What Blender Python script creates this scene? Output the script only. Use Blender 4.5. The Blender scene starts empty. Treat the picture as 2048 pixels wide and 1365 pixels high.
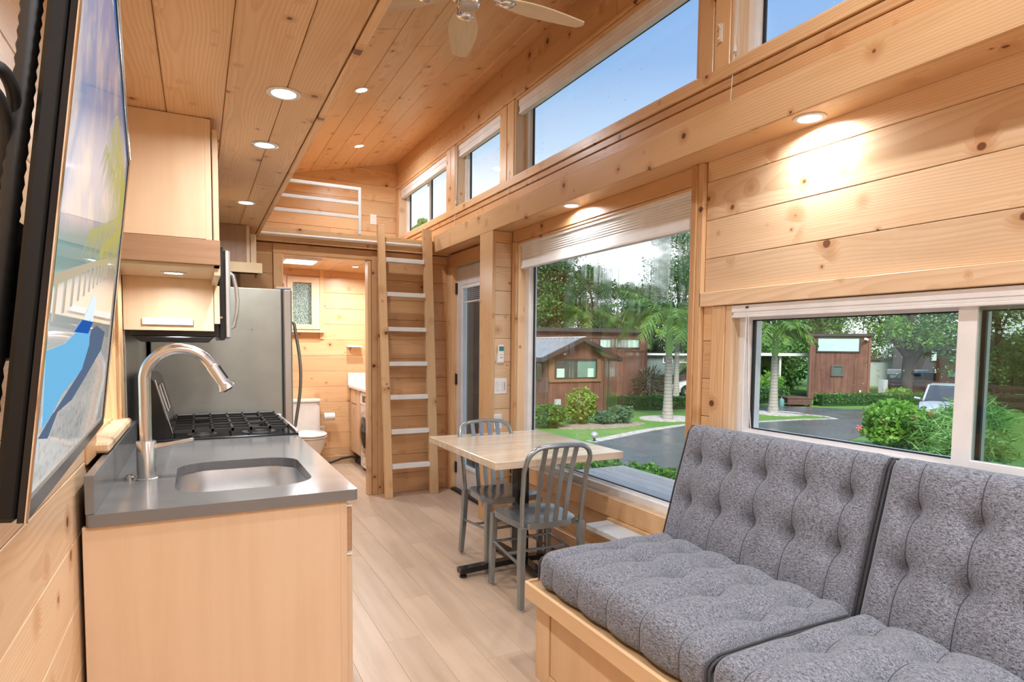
import bpy, bmesh, math, random
import numpy as np
from mathutils import Vector, Matrix

rnd = random.Random(11)
np.random.seed(5)
SC = bpy.context.scene
COL = SC.collection
PI = math.pi

# ------------------------------------------------------------------ camera
cd = bpy.data.cameras.new('camera')
cam = bpy.data.objects.new('camera', cd)
COL.objects.link(cam)
cd.sensor_width = 36.0
cd.lens = 36.0 * 1209.5 / 2048.0
cd.shift_y = 85.56 / 2048.0
cd.clip_start = 0.05
cd.clip_end = 500
YAW, PITCH, ROLL = math.radians(27.485), math.radians(-3.461), math.radians(0.581)
_f = Vector((math.sin(YAW) * math.cos(PITCH), math.cos(YAW) * math.cos(PITCH), math.sin(PITCH)))
_r = Vector((math.cos(YAW), -math.sin(YAW), 0))
_u = _r.cross(_f)
_r2 = math.cos(ROLL) * _r + math.sin(ROLL) * _u
_u2 = -math.sin(ROLL) * _r + math.cos(ROLL) * _u
cam.matrix_world = Matrix(((_r2.x, _u2.x, -_f.x, 0), (_r2.y, _u2.y, -_f.y, 0), (_r2.z, _u2.z, -_f.z, 1.38), (0, 0, 0, 1)))
SC.camera = cam

# ------------------------------------------------------------------ exposure, sky, sun
SC.view_settings.view_transform = 'Standard'
SC.view_settings.look = 'None'
SC.view_settings.gamma = 1.0
SC.view_settings.use_curve_mapping = False
SC.view_settings.exposure = -0.10
SKY = 1.65          # strength of the sky
SUN = 7.0           # hazy sun, high behind the house
CAN = 13.8          # watts of one recessed lamp
CANCOL = (0.94, 0.97, 1.0)

w = bpy.data.worlds.new('sky')
SC.world = w
w.use_nodes = True
nt = w.node_tree
nt.nodes.clear()
tc = nt.nodes.new('ShaderNodeTexCoord')
sp = nt.nodes.new('ShaderNodeSeparateXYZ')
rp = nt.nodes.new('ShaderNodeValToRGB')
nz = nt.nodes.new('ShaderNodeTexNoise')
mx = nt.nodes.new('ShaderNodeMath'); mx.operation = 'MULTIPLY_ADD'
bg = nt.nodes.new('ShaderNodeBackground')
ou = nt.nodes.new('ShaderNodeOutputWorld')
nz.inputs['Scale'].default_value = 3.0
nz.inputs['Detail'].default_value = 4.0
mx.inputs[1].default_value = -0.06
nt.links.new(tc.outputs['Generated'], sp.inputs[0])
nt.links.new(tc.outputs['Generated'], nz.inputs['Vector'])
nt.links.new(nz.outputs[0], mx.inputs[0])
nt.links.new(sp.outputs['Z'], mx.inputs[2])
nt.links.new(mx.outputs[0], rp.inputs[0])
el = rp.color_ramp.elements
el[0].position = 0.0; el[0].color = (0.86, 0.91, 0.97, 1)
el[1].position = 1.0; el[1].color = (0.16, 0.33, 0.78, 1)
for p_, c_ in ((0.20, (0.93, 0.96, 1.0, 1)), (0.28, (0.46, 0.60, 0.80, 1)), (0.38, (0.24, 0.39, 0.66, 1)), (0.5, (0.18, 0.33, 0.62, 1))):
    e = el.new(p_); e.color = c_
bg.inputs[1].default_value = SKY
nt.links.new(rp.outputs[0], bg.inputs[0])
nt.links.new(bg.outputs[0], ou.inputs[0])

sl = bpy.data.lights.new('sun', 'SUN')
sl.energy = SUN
sl.angle = math.radians(25)
sl.color = (1.0, 0.95, 0.88)
so = bpy.data.objects.new('sun', sl)
so.rotation_euler = (math.radians(38), math.radians(-28), 0)   # from above and behind the kitchen wall
COL.objects.link(so)
try:
    SC.cycles.max_bounces = 8
    SC.cycles.diffuse_bounces = 5
    SC.cycles.glossy_bounces = 4
    SC.cycles.transparent_max_bounces = 16
    SC.cycles.transmission_bounces = 4
    SC.cycles.sample_clamp_indirect = 6.0
    SC.cycles.caustics_reflective = False
    SC.cycles.caustics_refractive = False
except Exception:
    pass

# ------------------------------------------------------------------ node helpers
class NT:
    def __init__(s, name):
        s.m = bpy.data.materials.new(name)
        s.m.use_nodes = True
        s.t = s.m.node_tree
        s.t.nodes.clear()
        s.out = s.t.nodes.new('ShaderNodeOutputMaterial')
    def n(s, kind, **kw):
        x = s.t.nodes.new('ShaderNode' + kind)
        for k, v in kw.items():
            setattr(x, k, v)
        return x
    def put(s, sock, v):
        if v is None: return
        if hasattr(v, 'links'): s.t.links.new(v, sock)
        else: sock.default_value = v
    def math(s, op, a, b=None, c=None, clamp=False):
        x = s.n('Math', operation=op, use_clamp=clamp)
        s.put(x.inputs[0], a)
        if b is not None: s.put(x.inputs[1], b)
        if c is not None: s.put(x.inputs[2], c)
        return x.outputs[0]
    def mix(s, f, a, b, blend='MIX'):
        x = s.n('Mix', data_type='RGBA', blend_type=blend)
        s.put(x.inputs[0], f); s.put(x.inputs[6], a); s.put(x.inputs[7], b)
        return x.outputs[2]
    def smooth(s, v, a, b, c=0.0, d=1.0, lin=False):
        x = s.n('MapRange', interpolation_type='LINEAR' if lin else 'SMOOTHSTEP')
        s.put(x.inputs[0], v); s.put(x.inputs[1], a); s.put(x.inputs[2], b); s.put(x.inputs[3], c); s.put(x.inputs[4], d)
        return x.outputs[0]
    def noise(s, vec, scale, detail=2.0, rough=0.5, col=False):
        x = s.n('TexNoise')
        s.put(x.inputs['Vector'], vec); x.inputs['Scale'].default_value = scale
        x.inputs['Detail'].default_value = detail; x.inputs['Roughness'].default_value = rough
        return x.outputs[1 if col else 0]
    def comb(s, a, b, c):
        x = s.n('CombineXYZ')
        s.put(x.inputs[0], a); s.put(x.inputs[1], b); s.put(x.inputs[2], c)
        return x.outputs[0]
    def sep(s, v):
        x = s.n('SeparateXYZ'); s.put(x.inputs[0], v)
        return x.outputs
    def obj(s): return s.n('TexCoord').outputs['Object']
    def rand(s): return s.n('ObjectInfo').outputs['Random']
    def bump(s, h, strength=0.2, dist=0.01):
        x = s.n('Bump'); x.inputs['Strength'].default_value = strength; x.inputs['Distance'].default_value = dist
        s.put(x.inputs['Height'], h)
        return x.outputs[0]
    def pbr(s, col, rough=0.5, metal=0.0, normal=None, **kw):
        b = s.n('BsdfPrincipled')
        s.put(b.inputs['Base Color'], col); s.put(b.inputs['Roughness'], rough); s.put(b.inputs['Metallic'], metal)
        if normal is not None: s.put(b.inputs['Normal'], normal)
        for k, v in kw.items():
            s.put(b.inputs[k.replace('_', ' ')], v)
        s.t.links.new(b.outputs[0], s.out.inputs[0])
        return s.m

def rgb(r, g, b): return (r, g, b, 1.0)
def srgb(r, g, b):
    f = lambda c: (c / 255 / 12.92) if c / 255 <= 0.04045 else ((c / 255 + 0.055) / 1.055) ** 2.4
    return (f(r), f(g), f(b), 1.0)

_mc = {}
def plain(name, col, rough=0.5, metal=0.0, var=0.0, **kw):
    if name in _mc: return _mc[name]
    t = NT(name)
    c = col
    n_ = t.noise(t.obj(), 7.0, 3.0)
    c = t.mix(t.smooth(n_, 0.3, 0.7), tuple(v * (1 - 0.06 - var) for v in col[:3]) + (1,), tuple(min(1, v * (1 + 0.04 + var)) for v in col[:3]) + (1,))
    _mc[name] = t.pbr(c, rough, metal, **kw)
    return _mc[name]

AX = {'X': 0, 'Y': 1, 'Z': 2}
def pine(grain, normal, tone='warm'):
    """knotty pine: grain axis, face normal axis"""
    key = 'pine_%s%s_%s' % (grain, normal, tone)
    if key in _mc: return _mc[key]
    t = NT(key)
    xyz = t.sep(t.obj())
    g, n = AX[grain], AX[normal]
    if n == g: n = (g + 1) % 3
    v_ = 3 - g - n
    u, v, d = xyz[g], xyz[v_], xyz[n]
    r = t.rand()
    r2 = t.math('FRACT', t.math('MULTIPLY', r, 17.31))
    r3 = t.math('FRACT', t.math('MULTIPLY', r, 91.73))
    us = t.math('MULTIPLY_ADD', r, 43.0, u)
    # knots: branches that run through the board
    kv = t.comb(us, t.math('MULTIPLY_ADD', r2, 9.0, v), t.math('MULTIPLY', d, 0.12))
    warp = t.noise(kv, 26.0, 2.0)
    vo = t.n('TexVoronoi', feature='F1')
    vo.inputs['Scale'].default_value = 8.0
    t.put(vo.inputs['Vector'], kv)
    kd = t.math('ADD', vo.outputs['Distance'], t.math('MULTIPLY_ADD', warp, 0.05, -0.025))
    ks = t.sep(vo.outputs['Color'])
    kr = t.math('MULTIPLY_ADD', t.math('POWER', ks[0], 2.0), 0.125, 0.042)
    kr = t.math('MULTIPLY', kr, t.math('GREATER_THAN', ks[1], 0.18))
    kmask = t.smooth(kd, t.math('MULTIPLY', kr, 0.75), t.math('ADD', kr, 0.004), 1.0, 0.0)
    kmask = t.math('MULTIPLY', kmask, t.math('GREATER_THAN', kr, 0.012))
    halo = t.smooth(kd, kr, t.math('MULTIPLY_ADD', kr, 3.4, 0.004), 1.0, 0.0)
    halo = t.math('MULTIPLY', halo, t.math('GREATER_THAN', kr, 0.012))
    # growth rings around a pith that wanders along the board
    wob = t.noise(t.comb(t.math('MULTIPLY', us, 1.1), t.math('MULTIPLY', v, 4.0), t.math('MULTIPLY', d, 3.0)), 1.0, 2.0)
    slope = t.math('MULTIPLY', u, t.math('MULTIPLY_ADD', r3, 0.10, -0.05))
    vv = t.math('ADD', v, t.math('MULTIPLY_ADD', r2, 0.20, -0.10))
    dd = t.math('ADD', t.math('ADD', d, slope), t.math('MULTIPLY_ADD', r3, 0.06, 0.012))
    R = t.math('SQRT', t.math('ADD', t.math('MULTIPLY', vv, vv), t.math('MULTIPLY', dd, dd)))
    R = t.math('ADD', R, t.math('MULTIPLY_ADD', wob, 0.07, -0.035))
    R = t.math('ADD', R, t.math('MULTIPLY', halo, -0.016))
    ring = t.math('FRACT', t.math('MULTIPLY', R, 95.0))
    late = t.math('MULTIPLY', t.smooth(ring, 0.25, 0.92), t.smooth(ring, 0.94, 1.0, 1.0, 0.0))
    fine = t.noise(t.comb(t.math('MULTIPLY', us, 3.0), t.math('MULTIPLY', v, 160.0), t.math('MULTIPLY', d, 160.0)), 1.0, 2.0)
    blot = t.noise(t.comb(t.math('MULTIPLY', us, 1.6), t.math('MULTIPLY', v, 9.0), t.math('MULTIPLY', d, 9.0)), 1.0, 3.0)
    E1, E2, K = {'warm': (rgb(0.76, 0.50, 0.275), rgb(0.56, 0.30, 0.125), rgb(0.10, 0.038, 0.016)),
                 'pale': (rgb(0.80, 0.59, 0.39), rgb(0.62, 0.39, 0.20), rgb(0.13, 0.05, 0.022)),
                 'deep': (rgb(0.66, 0.39, 0.195), rgb(0.46, 0.23, 0.09), rgb(0.08, 0.03, 0.013))}[tone]
    c = t.mix(t.math('MULTIPLY', late, 0.42), E1, E2)
    c = t.mix(t.math('MULTIPLY', t.smooth(blot, 0.45, 0.75), 0.40), c, E2)
    c = t.mix(t.math('MULTIPLY', t.smooth(fine, 0.3, 0.8), 0.16), c, E2)
    c = t.mix(t.math('MULTIPLY', halo, 0.50), c, rgb(0.46, 0.19, 0.06))
    c = t.mix(kmask, c, t.mix(t.math('FRACT', t.math('MULTIPLY', kd, 60.0)), K, tuple(q * 1.9 for q in K[:3]) + (1,)))
    c = t.mix(1.0, c, t.comb(*[t.math('MULTIPLY_ADD', r2, 0.20, 0.88)] * 3), 'MULTIPLY')
    rough = t.math('MULTIPLY_ADD', fine, 0.12, 0.27)
    _mc[key] = t.pbr(c, rough, 0.0, t.bump(t.math('ADD', late, kmask), 0.05, 0.002), Specular_IOR_Level=0.45)
    return _mc[key]

def streaky(name, grain, a, b, scale=(2.0, 30.0), rough=0.4, contrast=0.6, blotch=0.0):
    """plain-figured veneer: maple, birch, vinyl, butcher block"""
    if name in _mc: return _mc[name]
    t = NT(name)
    xyz = t.sep(t.obj())
    r = t.rand()
    g = AX[grain]
    q = [t.math('MULTIPLY', t.math('MULTIPLY_ADD', r, 23.0 + i, xyz[i]), scale[0] if i == g else scale[1]) for i in range(3)]
    n1 = t.noise(t.comb(*q), 1.0, 4.0, 0.6)
    q2 = [t.math('MULTIPLY', t.math('MULTIPLY_ADD', r, 11.0 + i, xyz[i]), scale[0] * 1.3 if i == g else scale[1] * 0.22) for i in range(3)]
    n2 = t.noise(t.comb(*q2), 1.0, 2.0)
    f = t.math('MULTIPLY', t.smooth(n1, 0.35, 0.75), contrast)
    f = t.math('ADD', f, t.math('MULTIPLY', t.smooth(n2, 0.5, 0.8), 0.4 * contrast + blotch))
    c = t.mix(f, a, b)
    c = t.mix(1.0, c, t.comb(*[t.math('MULTIPLY_ADD', r, 0.14, 0.93)] * 3), 'MULTIPLY')
    _mc[name] = t.pbr(c, rough, 0.0, Specular_IOR_Level=0.4)
    return _mc[name]

def steel(name, col, rough, axis='Z'):
    if name in _mc: return _mc[name]
    t = NT(name)
    xyz = t.sep(t.obj())
    q = [t.math('MULTIPLY', xyz[i], 2.0 if i == AX[axis] else 260.0) for i in range(3)]
    n1 = t.noise(t.comb(*q), 1.0, 2.0)
    _mc[name] = t.pbr(col, t.math('MULTIPLY_ADD', n1, 0.16, rough - 0.08), 1.0)
    return _mc[name]

def emis(name, col, k):
    if name in _mc: return _mc[name]
    t = NT(name)
    e = t.n('Emission'); e.inputs[0].default_value = col; e.inputs[1].default_value = k
    t.t.links.new(e.outputs[0], t.out.inputs[0])
    _mc[name] = t.m
    return t.m

def glass(name, tint=(0.97, 0.99, 0.98, 1), drops=0.0, streak=0.0):
    """thin pane: clear transmission plus a fresnel reflection; rain drops as small lens bumps"""
    if name in _mc: return _mc[name]
    t = NT(name)
    tr = t.n('BsdfTransparent'); tr.inputs[0].default_value = tint
    gl = t.n('BsdfGlossy'); gl.inputs['Roughness'].default_value = 0.02
    fr = t.n('Fresnel')
    t.put(fr.inputs[0], t.smooth(t.n('NewGeometry').outputs['Backfacing'], 0.0, 1.0, 1.45, 1 / 1.45, lin=True))   # same index on both faces of the pane
    mixs = t.n('MixShader')
    f = fr.outputs[0]
    t.put(mixs.inputs[0], f)
    t.t.links.new(tr.outputs[0], mixs.inputs[1]); t.t.links.new(gl.outputs[0], mixs.inputs[2])
    last = mixs.outputs[0]
    if drops > 0:
        o = t.obj()
        vo = t.n('TexVoronoi', feature='F1'); vo.inputs['Scale'].default_value = 55.0
        t.put(vo.inputs['Vector'], o)
        cs = t.sep(vo.outputs['Color'])
        patch = t.noise(o, 2.3, 2.0)
        rr = t.math('MULTIPLY', t.math('GREATER_THAN', t.math('MULTIPLY', cs[0], t.smooth(patch, 0.35, 0.7)), 1.0 - drops), t.math('MULTIPLY_ADD', cs[1], 0.18, 0.10))
        m = t.smooth(vo.outputs['Distance'], t.math('MULTIPLY', rr, 0.7), rr, 1.0, 0.0)
        m = t.math('MULTIPLY', m, t.math('GREATER_THAN', rr, 0.01))
        rf = t.n('BsdfGlass'); rf.inputs['IOR'].default_value = 1.33; rf.inputs['Roughness'].default_value = 0.0
        t.put(rf.inputs['Normal'], t.bump(t.smooth(vo.outputs['Distance'], 0.0, t.math('MAXIMUM', rr, 0.01), 1.0, 0.0), 1.0, 0.006))
        m2 = t.n('MixShader'); t.put(m2.inputs[0], t.math('MULTIPLY', m, 0.75))
        t.t.links.new(last, m2.inputs[1]); t.t.links.new(rf.outputs[0], m2.inputs[2])
        last = m2.outputs[0]
    if streak > 0:
        # water running down the outside: soft vertical smears
        x3 = t.sep(t.obj())
        s1_ = t.noise(t.comb(0.0, t.math('MULTIPLY', x3[1], 34.0), t.math('MULTIPLY', x3[2], 0.8)), 1.0, 2.0)
        s2_ = t.noise(t.comb(3.0, t.math('MULTIPLY', x3[1], 2.2), t.math('MULTIPLY', x3[2], 1.1)), 1.0, 1.0)
        ms_ = t.math('MULTIPLY', t.smooth(s1_, 0.42, 0.62), t.smooth(s2_, 0.50, 0.66))
        rb_ = t.n('BsdfRefraction'); rb_.inputs['IOR'].default_value = 1.03; rb_.inputs['Roughness'].default_value = 0.22
        m3 = t.n('MixShader'); t.put(m3.inputs[0], t.math('MULTIPLY', ms_, streak))
        t.t.links.new(last, m3.inputs[1]); t.t.links.new(rb_.outputs[0], m3.inputs[2]); last = m3.outputs[0]
    t.t.links.new(last, t.out.inputs[0])
    _mc[name] = t.m
    return t.m

WHITE = plain('white_vinyl', rgb(0.86, 0.86, 0.86), 0.38)
WPAINT = plain('white_paint', rgb(0.78, 0.76, 0.73), 0.45)
BLACK = plain('black_gloss', rgb(0.010, 0.010, 0.011), 0.18)
BLACKM = plain('black_matte', rgb(0.014, 0.014, 0.015), 0.5)
CHROME = plain('chrome', rgb(0.80, 0.80, 0.80), 0.10, 1.0)
NICKEL = plain('brushed_nickel', rgb(0.76, 0.76, 0.75), 0.24, 1.0)
SS = steel('stainless', rgb(0.58, 0.57, 0.55), 0.33, 'Z')
SSP = plain('stainless_bright', rgb(0.80, 0.80, 0.80), 0.26, 1.0)
MAPLE = streaky('maple', 'Z', rgb(0.74, 0.55, 0.375), rgb(0.61, 0.41, 0.245), (1.5, 22.0), 0.36, 0.30, 0.10)
MAPLEY = streaky('maple_long', 'Y', rgb(0.74, 0.55, 0.375), rgb(0.61, 0.41, 0.245), (1.5, 22.0), 0.36, 0.30, 0.10)
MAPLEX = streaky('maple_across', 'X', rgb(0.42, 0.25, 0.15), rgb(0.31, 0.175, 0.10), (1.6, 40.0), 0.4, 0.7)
PORC = plain('porcelain', rgb(0.82, 0.81, 0.78), 0.12)
GLASS = glass('window_glass', drops=0.0)
GLASSW = glass('wet_glass', drops=0.30)

# ------------------------------------------------------------------ object helpers
def wloc(o):
    v = Vector((0, 0, 0))
    while o is not None:
        v += o.location; o = o.parent
    return v

def link(name, me, parent=None, loc=(0, 0, 0), kind=None, label=None):
    o = bpy.data.objects.new(name, me)
    COL.objects.link(o)
    if parent is not None:
        o.parent = parent
        o.location = Vector(loc) - wloc(parent)
    else:
        o.location = loc
    if kind: o['kind'] = kind
    if label: o['label'] = label
    return o

def tag(o, label, cat, group=None):
    o['label'] = label; o['category'] = cat
    if group: o['group'] = group
    return o

def thing(name, label, cat, loc=(0, 0, 0), group=None):
    o = bpy.data.objects.new(name, None)
    o.empty_display_size = 0.1
    COL.objects.link(o)
    o.location = loc
    return tag(o, label, cat, group)

_bx = {}
def boxmesh(sx, sy, sz, mat, bev):
    key = (round(sx, 4), round(sy, 4), round(sz, 4), mat.name, round(bev, 4))
    if key in _bx: return _bx[key]
    b = min(bev, sx * 0.45, sy * 0.45, sz * 0.45)
    hx, hy, hz = sx / 2, sy / 2, sz / 2
    me = bpy.data.meshes.new('box')
    if b < 1e-4:
        vs = [(x * hx, y * hy, z * hz) for x in (-1, 1) for y in (-1, 1) for z in (-1, 1)]
        fs = [(0, 1, 3, 2), (4, 6, 7, 5), (0, 4, 5, 1), (2, 3, 7, 6), (0, 2, 6, 4), (1, 5, 7, 3)]
        me.from_pydata(vs, [], fs)
    else:
        vs = []; idx = {}
        for x in (-1, 1):
            for y in (-1, 1):
                for z in (-1, 1):
                    for a in range(3):
                        p = [x * (hx - b), y * (hy - b), z * (hz - b)]
                        p[a] = (x, y, z)[a] * (hx, hy, hz)[a]
                        idx[(x, y, z, a)] = len(vs); vs.append(p)
        fs = []
        for a in range(3):
            o1, o2 = [i for i in range(3) if i != a]
            for s in (-1, 1):
                q = []
                for (m, n) in ((-1, -1), (1, -1), (1, 1), (-1, 1)):
                    k = [0, 0, 0]; k[a] = s; k[o1] = m; k[o2] = n
                    q.append(idx[(k[0], k[1], k[2], a)])
                fs.append(q)
            for m in (-1, 1):
                for n in (-1, 1):
                    q = []
                    for e, ax in ((-1, o1), (-1, o2), (1, o2), (1, o1)):
                        k = [0, 0, 0]; k[a] = e; k[o1] = m; k[o2] = n
                        q.append(idx[(k[0], k[1], k[2], ax)])
                    fs.append(q)
        for x in (-1, 1):
            for y in (-1, 1):
                for z in (-1, 1):
                    fs.append([idx[(x, y, z, a)] for a in range(3)])
        me.from_pydata(vs, [], fs)
        bm = bmesh.new(); bm.from_mesh(me)
        bmesh.ops.recalc_face_normals(bm, faces=bm.faces); bm.to_mesh(me); bm.free()
    me.materials.append(mat)
    _bx[key] = me
    return me

def box(name, x0, x1, y0, y1, z0, z1, mat, parent=None, bev=0.002, label=None, kind=None):
    me = boxmesh(abs(x1 - x0), abs(y1 - y0), abs(z1 - z0), mat, bev)
    return link(name, me, parent, ((x0 + x1) / 2, (y0 + y1) / 2, (z0 + z1) / 2), kind, label)

class MB:
    """collects shapes into one mesh"""
    def __init__(s): s.v = []; s.f = []
    def add(s, vs, fs):
        o = len(s.v); s.v += [tuple(p) for p in vs]; s.f += [tuple(i + o for i in q) for q in fs]; return s
    def box(s, x0, x1, y0, y1, z0, z1):
        vs = [(x, y, z) for x in (x0, x1) for y in (y0, y1) for z in (z0, z1)]
        return s.add(vs, [(0, 1, 3, 2), (4, 6, 7, 5), (0, 4, 5, 1), (2, 3, 7, 6), (0, 2, 6, 4), (1, 5, 7, 3)])
    def tube(s, pts, r, n=10, cap=True, closed=False, flat=None):
        pts = [Vector(p) for p in pts]; m = len(pts)
        rs = r if isinstance(r, list) else [r] * m
        vs = []; up = None
        for i, p in enumerate(pts):
            a = pts[(i - 1) % m] if (closed or i > 0) else p
            b = pts[(i + 1) % m] if (closed or i < m - 1) else p
            d = (b - a).normalized()
            if up is None:
                up = Vector((0, 0, 1)) if abs(d.z) < 0.9 else Vector((1, 0, 0))
                if flat is not None: up = Vector(flat)
            x = d.cross(up)
            if x.length < 1e-6: x = d.orthogonal()
            x.normalize(); y = x.cross(d).normalized(); up = y
            ra, rb = rs[i] if isinstance(rs[i], tuple) else (rs[i], rs[i])
            for k in range(n):
                t = 2 * PI * k / n
                if flat is not None and n == 4:
                    t += PI / 4; f = 1.41421
                else: f = 1.0
                vs.append(p + x * (math.cos(t) * ra * f) + y * (math.sin(t) * rb * f))
        fs = []
        for i in range(m if closed else m - 1):
            j = (i + 1) % m
            for k in range(n):
                fs.append((i * n + k, i * n + (k + 1) % n, j * n + (k + 1) % n, j * n + k))
        if cap and not closed:
            fs.append(tuple(reversed(range(n)))); fs.append(tuple((m - 1) * n + k for k in range(n)))
        return s.add(vs, fs)
    def lathe(s, prof, c=(0, 0, 0), axis='Z', n=24):
        vs = []
        for (r, h) in prof:
            for k in range(n):
                t = 2 * PI * k / n
                a, b = r * math.cos(t), r * math.sin(t)
                q = {'Z': (a, b, h), 'X': (h, a, b), 'Y': (a, h, b)}[axis]
                vs.append((q[0] + c[0], q[1] + c[1], q[2] + c[2]))
        fs = []
        for i in range(len(prof) - 1):
            for k in range(n):
                fs.append((i * n + k, i * n + (k + 1) % n, (i + 1) * n + (k + 1) % n, (i + 1) * n + k))
        if prof[0][0] > 1e-5: fs.append(tuple(range(n)))
        if prof[-1][0] > 1e-5: fs.append(tuple((len(prof) - 1) * n + k for k in range(n)))
        return s.add(vs, fs)
    def prism(s, poly, lo, hi, axis='Z'):
        n = len(poly)
        def P(a, b, h): return {'Z': (a, b, h), 'X': (h, a, b), 'Y': (a, h, b)}[axis]
        vs = [P(a, b, lo) for a, b in poly] + [P(a, b, hi) for a, b in poly]
        fs = [tuple(range(n)), tuple(range(n, 2 * n))] + [(i, (i + 1) % n, n + (i + 1) % n, n + i) for i in range(n)]
        return s.add(vs, fs)
    def build(s, name, mat, parent=None, smooth=False, kind=None, label=None, bevel=0.0, subsurf=0, angle=40):
        arr = np.array(s.v, dtype=float)
        c = (arr.min(0) + arr.max(0)) / 2
        me = bpy.data.meshes.new(name)
        me.from_pydata([tuple(p) for p in (arr - c)], [], s.f)
        bm = bmesh.new(); bm.from_mesh(me)
        bmesh.ops.remove_doubles(bm, verts=bm.verts, dist=1e-6)
        bmesh.ops.recalc_face_normals(bm, faces=bm.faces); bm.to_mesh(me); bm.free()
        me.materials.append(mat)
        if smooth:
            for p in me.polygons: p.use_smooth = True
            try: me.set_sharp_from_angle(angle=math.radians(angle))
            except Exception: pass
        o = link(name, me, parent, c, kind, label)
        if bevel:
            b = o.modifiers.new('bevel', 'BEVEL'); b.width = bevel; b.segments = 2; b.limit_method = 'ANGLE'; b.angle_limit = math.radians(40)
        if subsurf:
            q = o.modifiers.new('sub', 'SUBSURF'); q.levels = q.render_levels = subsurf
        return o

def copy_tree(o, parent=None):
    c = o.copy(); COL.objects.link(c)
    if parent is not None: c.parent = parent
    for ch in list(o.children): copy_tree(ch, c)
    return c

def arc(c, r, a0, a1, n, plane='XZ', off=0.0):
    out = []
    for i in range(n + 1):
        a = math.radians(a0 + (a1 - a0) * i / n)
        p, q = r * math.cos(a), r * math.sin(a)
        out.append({'XZ': (c[0] + p, c[1], c[2] + q), 'XY': (c[0] + p, c[1] + q, c[2]), 'YZ': (c[0], c[1] + p, c[2] + q)}[plane])
    return out
# ================================================================== ROOM SHELL
XL, XR = -0.30, 2.16          # inner faces of the side walls
YF, YB, YE = -2.3, 5.50, 7.20  # wall behind the camera, partition, end wall
SL = 0.23
def zc(x): return 3.555 + SL * (x - 2.15)
G0 = -1.0                     # ground level outside

def wallgrid(name, plane, lo, hi, a0, a1, z0, z1, holes, mat):
    """sheathing with openings: plane X (runs along Y) or Y (runs along X)"""
    m = MB()
    ac = sorted({a0, a1} | {h[0] for h in holes} | {h[1] for h in holes})
    zcs = sorted({z0, z1} | {h[2] for h in holes} | {h[3] for h in holes})
    for i in range(len(ac) - 1):
        for j in range(len(zcs) - 1):
            am, zm = (ac[i] + ac[i + 1]) / 2, (zcs[j] + zcs[j + 1]) / 2
            if any(h[0] < am < h[1] and h[2] < zm < h[3] for h in holes): continue
            if plane == 'X': m.box(lo, hi, ac[i], ac[i + 1], zcs[j], zcs[j + 1])
            else: m.box(ac[i], ac[i + 1], lo, hi, zcs[j], zcs[j + 1])
    return m.build(name, mat, kind='structure')

PYX, PXY, PYZ, PZX, PZY, PXZ = pine('Y', 'X'), pine('X', 'Y'), pine('Y', 'Z'), pine('Z', 'X'), pine('Z', 'Y'), pine('X', 'Z')
PPYX = pine('Y', 'X', 'pale')
PDYX = pine('Y', 'X', 'deep')
PDXY = pine('X', 'Y', 'deep')
PDYZ = pine('Y', 'Z', 'deep')

# ---- floor: vinyl planks
VIN = streaky('vinyl_plank', 'Y', rgb(0.56, 0.42, 0.305), rgb(0.41, 0.28, 0.185), (1.2, 16.0), 0.33, 0.55, 0.05)
floor = box('floor', XL - 0.14, XR + 0.14, YF - 0.1, YE + 0.1, -0.12, -0.003, VIN, kind='structure', bev=0)
for i in range(10):
    x0 = 0.40 + 0.178 * i
    y = 0.6 + (i * 0.437) % 1.22 - 1.22
    while y < YE:
        a, b = max(y, 0.6), min(y + 1.22, YE)
        if b - a > 0.05:
            box('plank', x0, min(x0 + 0.1772, XR), a, b - 0.0008, -0.003, 0.0, VIN, floor, 0.0004)
        y += 1.22

# ---- right wall
OP_DOOR = (4.42, 5.40, 0.0, 2.14)
OP_PIC = (2.24, 4.07, 0.47, 2.17)
OP_SLD = (-0.20, 2.00, 0.93, 1.58)
OP_CL = [(5.545, 7.11, 2.66, 3.245), (4.38, 5.32, 2.66, 3.245), (2.24, 4.14, 2.66, 3.245), (0.20, 2.04, 2.66, 3.245)]
WR = wallgrid('wall_right', 'X', XR + 0.018, XR + 0.15, YF, YE, 0.0, 3.555, [OP_DOOR, OP_PIC, OP_SLD] + OP_CL, pine('Y', 'X', 'deep'))
def wr(name, y0, y1, z0, z1, mat, out=0.0, bev=0.0025):
    return box(name, XR - out, XR + 0.018, y0, y1, z0, z1, mat, WR, bev)
for z0, z1 in ((1.652, 1.806), (1.808, 1.986), (1.988, 2.166), (2.168, 2.262)):
    wr('plank', YF, 2.165, z0, z1, PPYX)
for k in range(9):
    wr('plank', 2.105, 2.166, 0.16 + 0.18 * k - 0.18, 0.16 + 0.18 * k - 0.002, PYX)
wr('post', 2.025, 2.105, 0.0, 1.58, PZX, 0.012)
wr('plank', -0.6, 2.025, 0.70, 0.90, PYX); wr('plank', -0.6, 2.025, 0.52, 0.698, PYX); wr('plank', -0.6, 2.025, 0.0, 0.518, PYX)
for z0, z1 in ((3.272, 3.42), (3.422, 3.57)):
    wr('plank', YF, 2.9, z0, z1, PYX); wr('plank', 2.902, YE, z0, z1, PYX)
wr('plank', YF, YE, 2.415, 2.56, PDYX)
# panel under the picture window
wr('plank', 2.166, 4.14, 0.0, 0.385, PYX)
# stub wall boards beside the window (behind post), entry recess
wr('plank', 5.40, YB, 2.0, 2.26, PDYX)

def trim(n, x0, x1, y0, y1, z0, z1, mat, bev=0.003):
    return box('trim_%d' % n, x0, x1, y0, y1, z0, z1, mat, None, bev, kind='structure')
TN = [0]
def T(x0, x1, y0, y1, z0, z1, mat, bev=0.003):
    TN[0] += 1
    return trim(TN[0], x0, x1, y0, y1, z0, z1, mat, bev)

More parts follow.
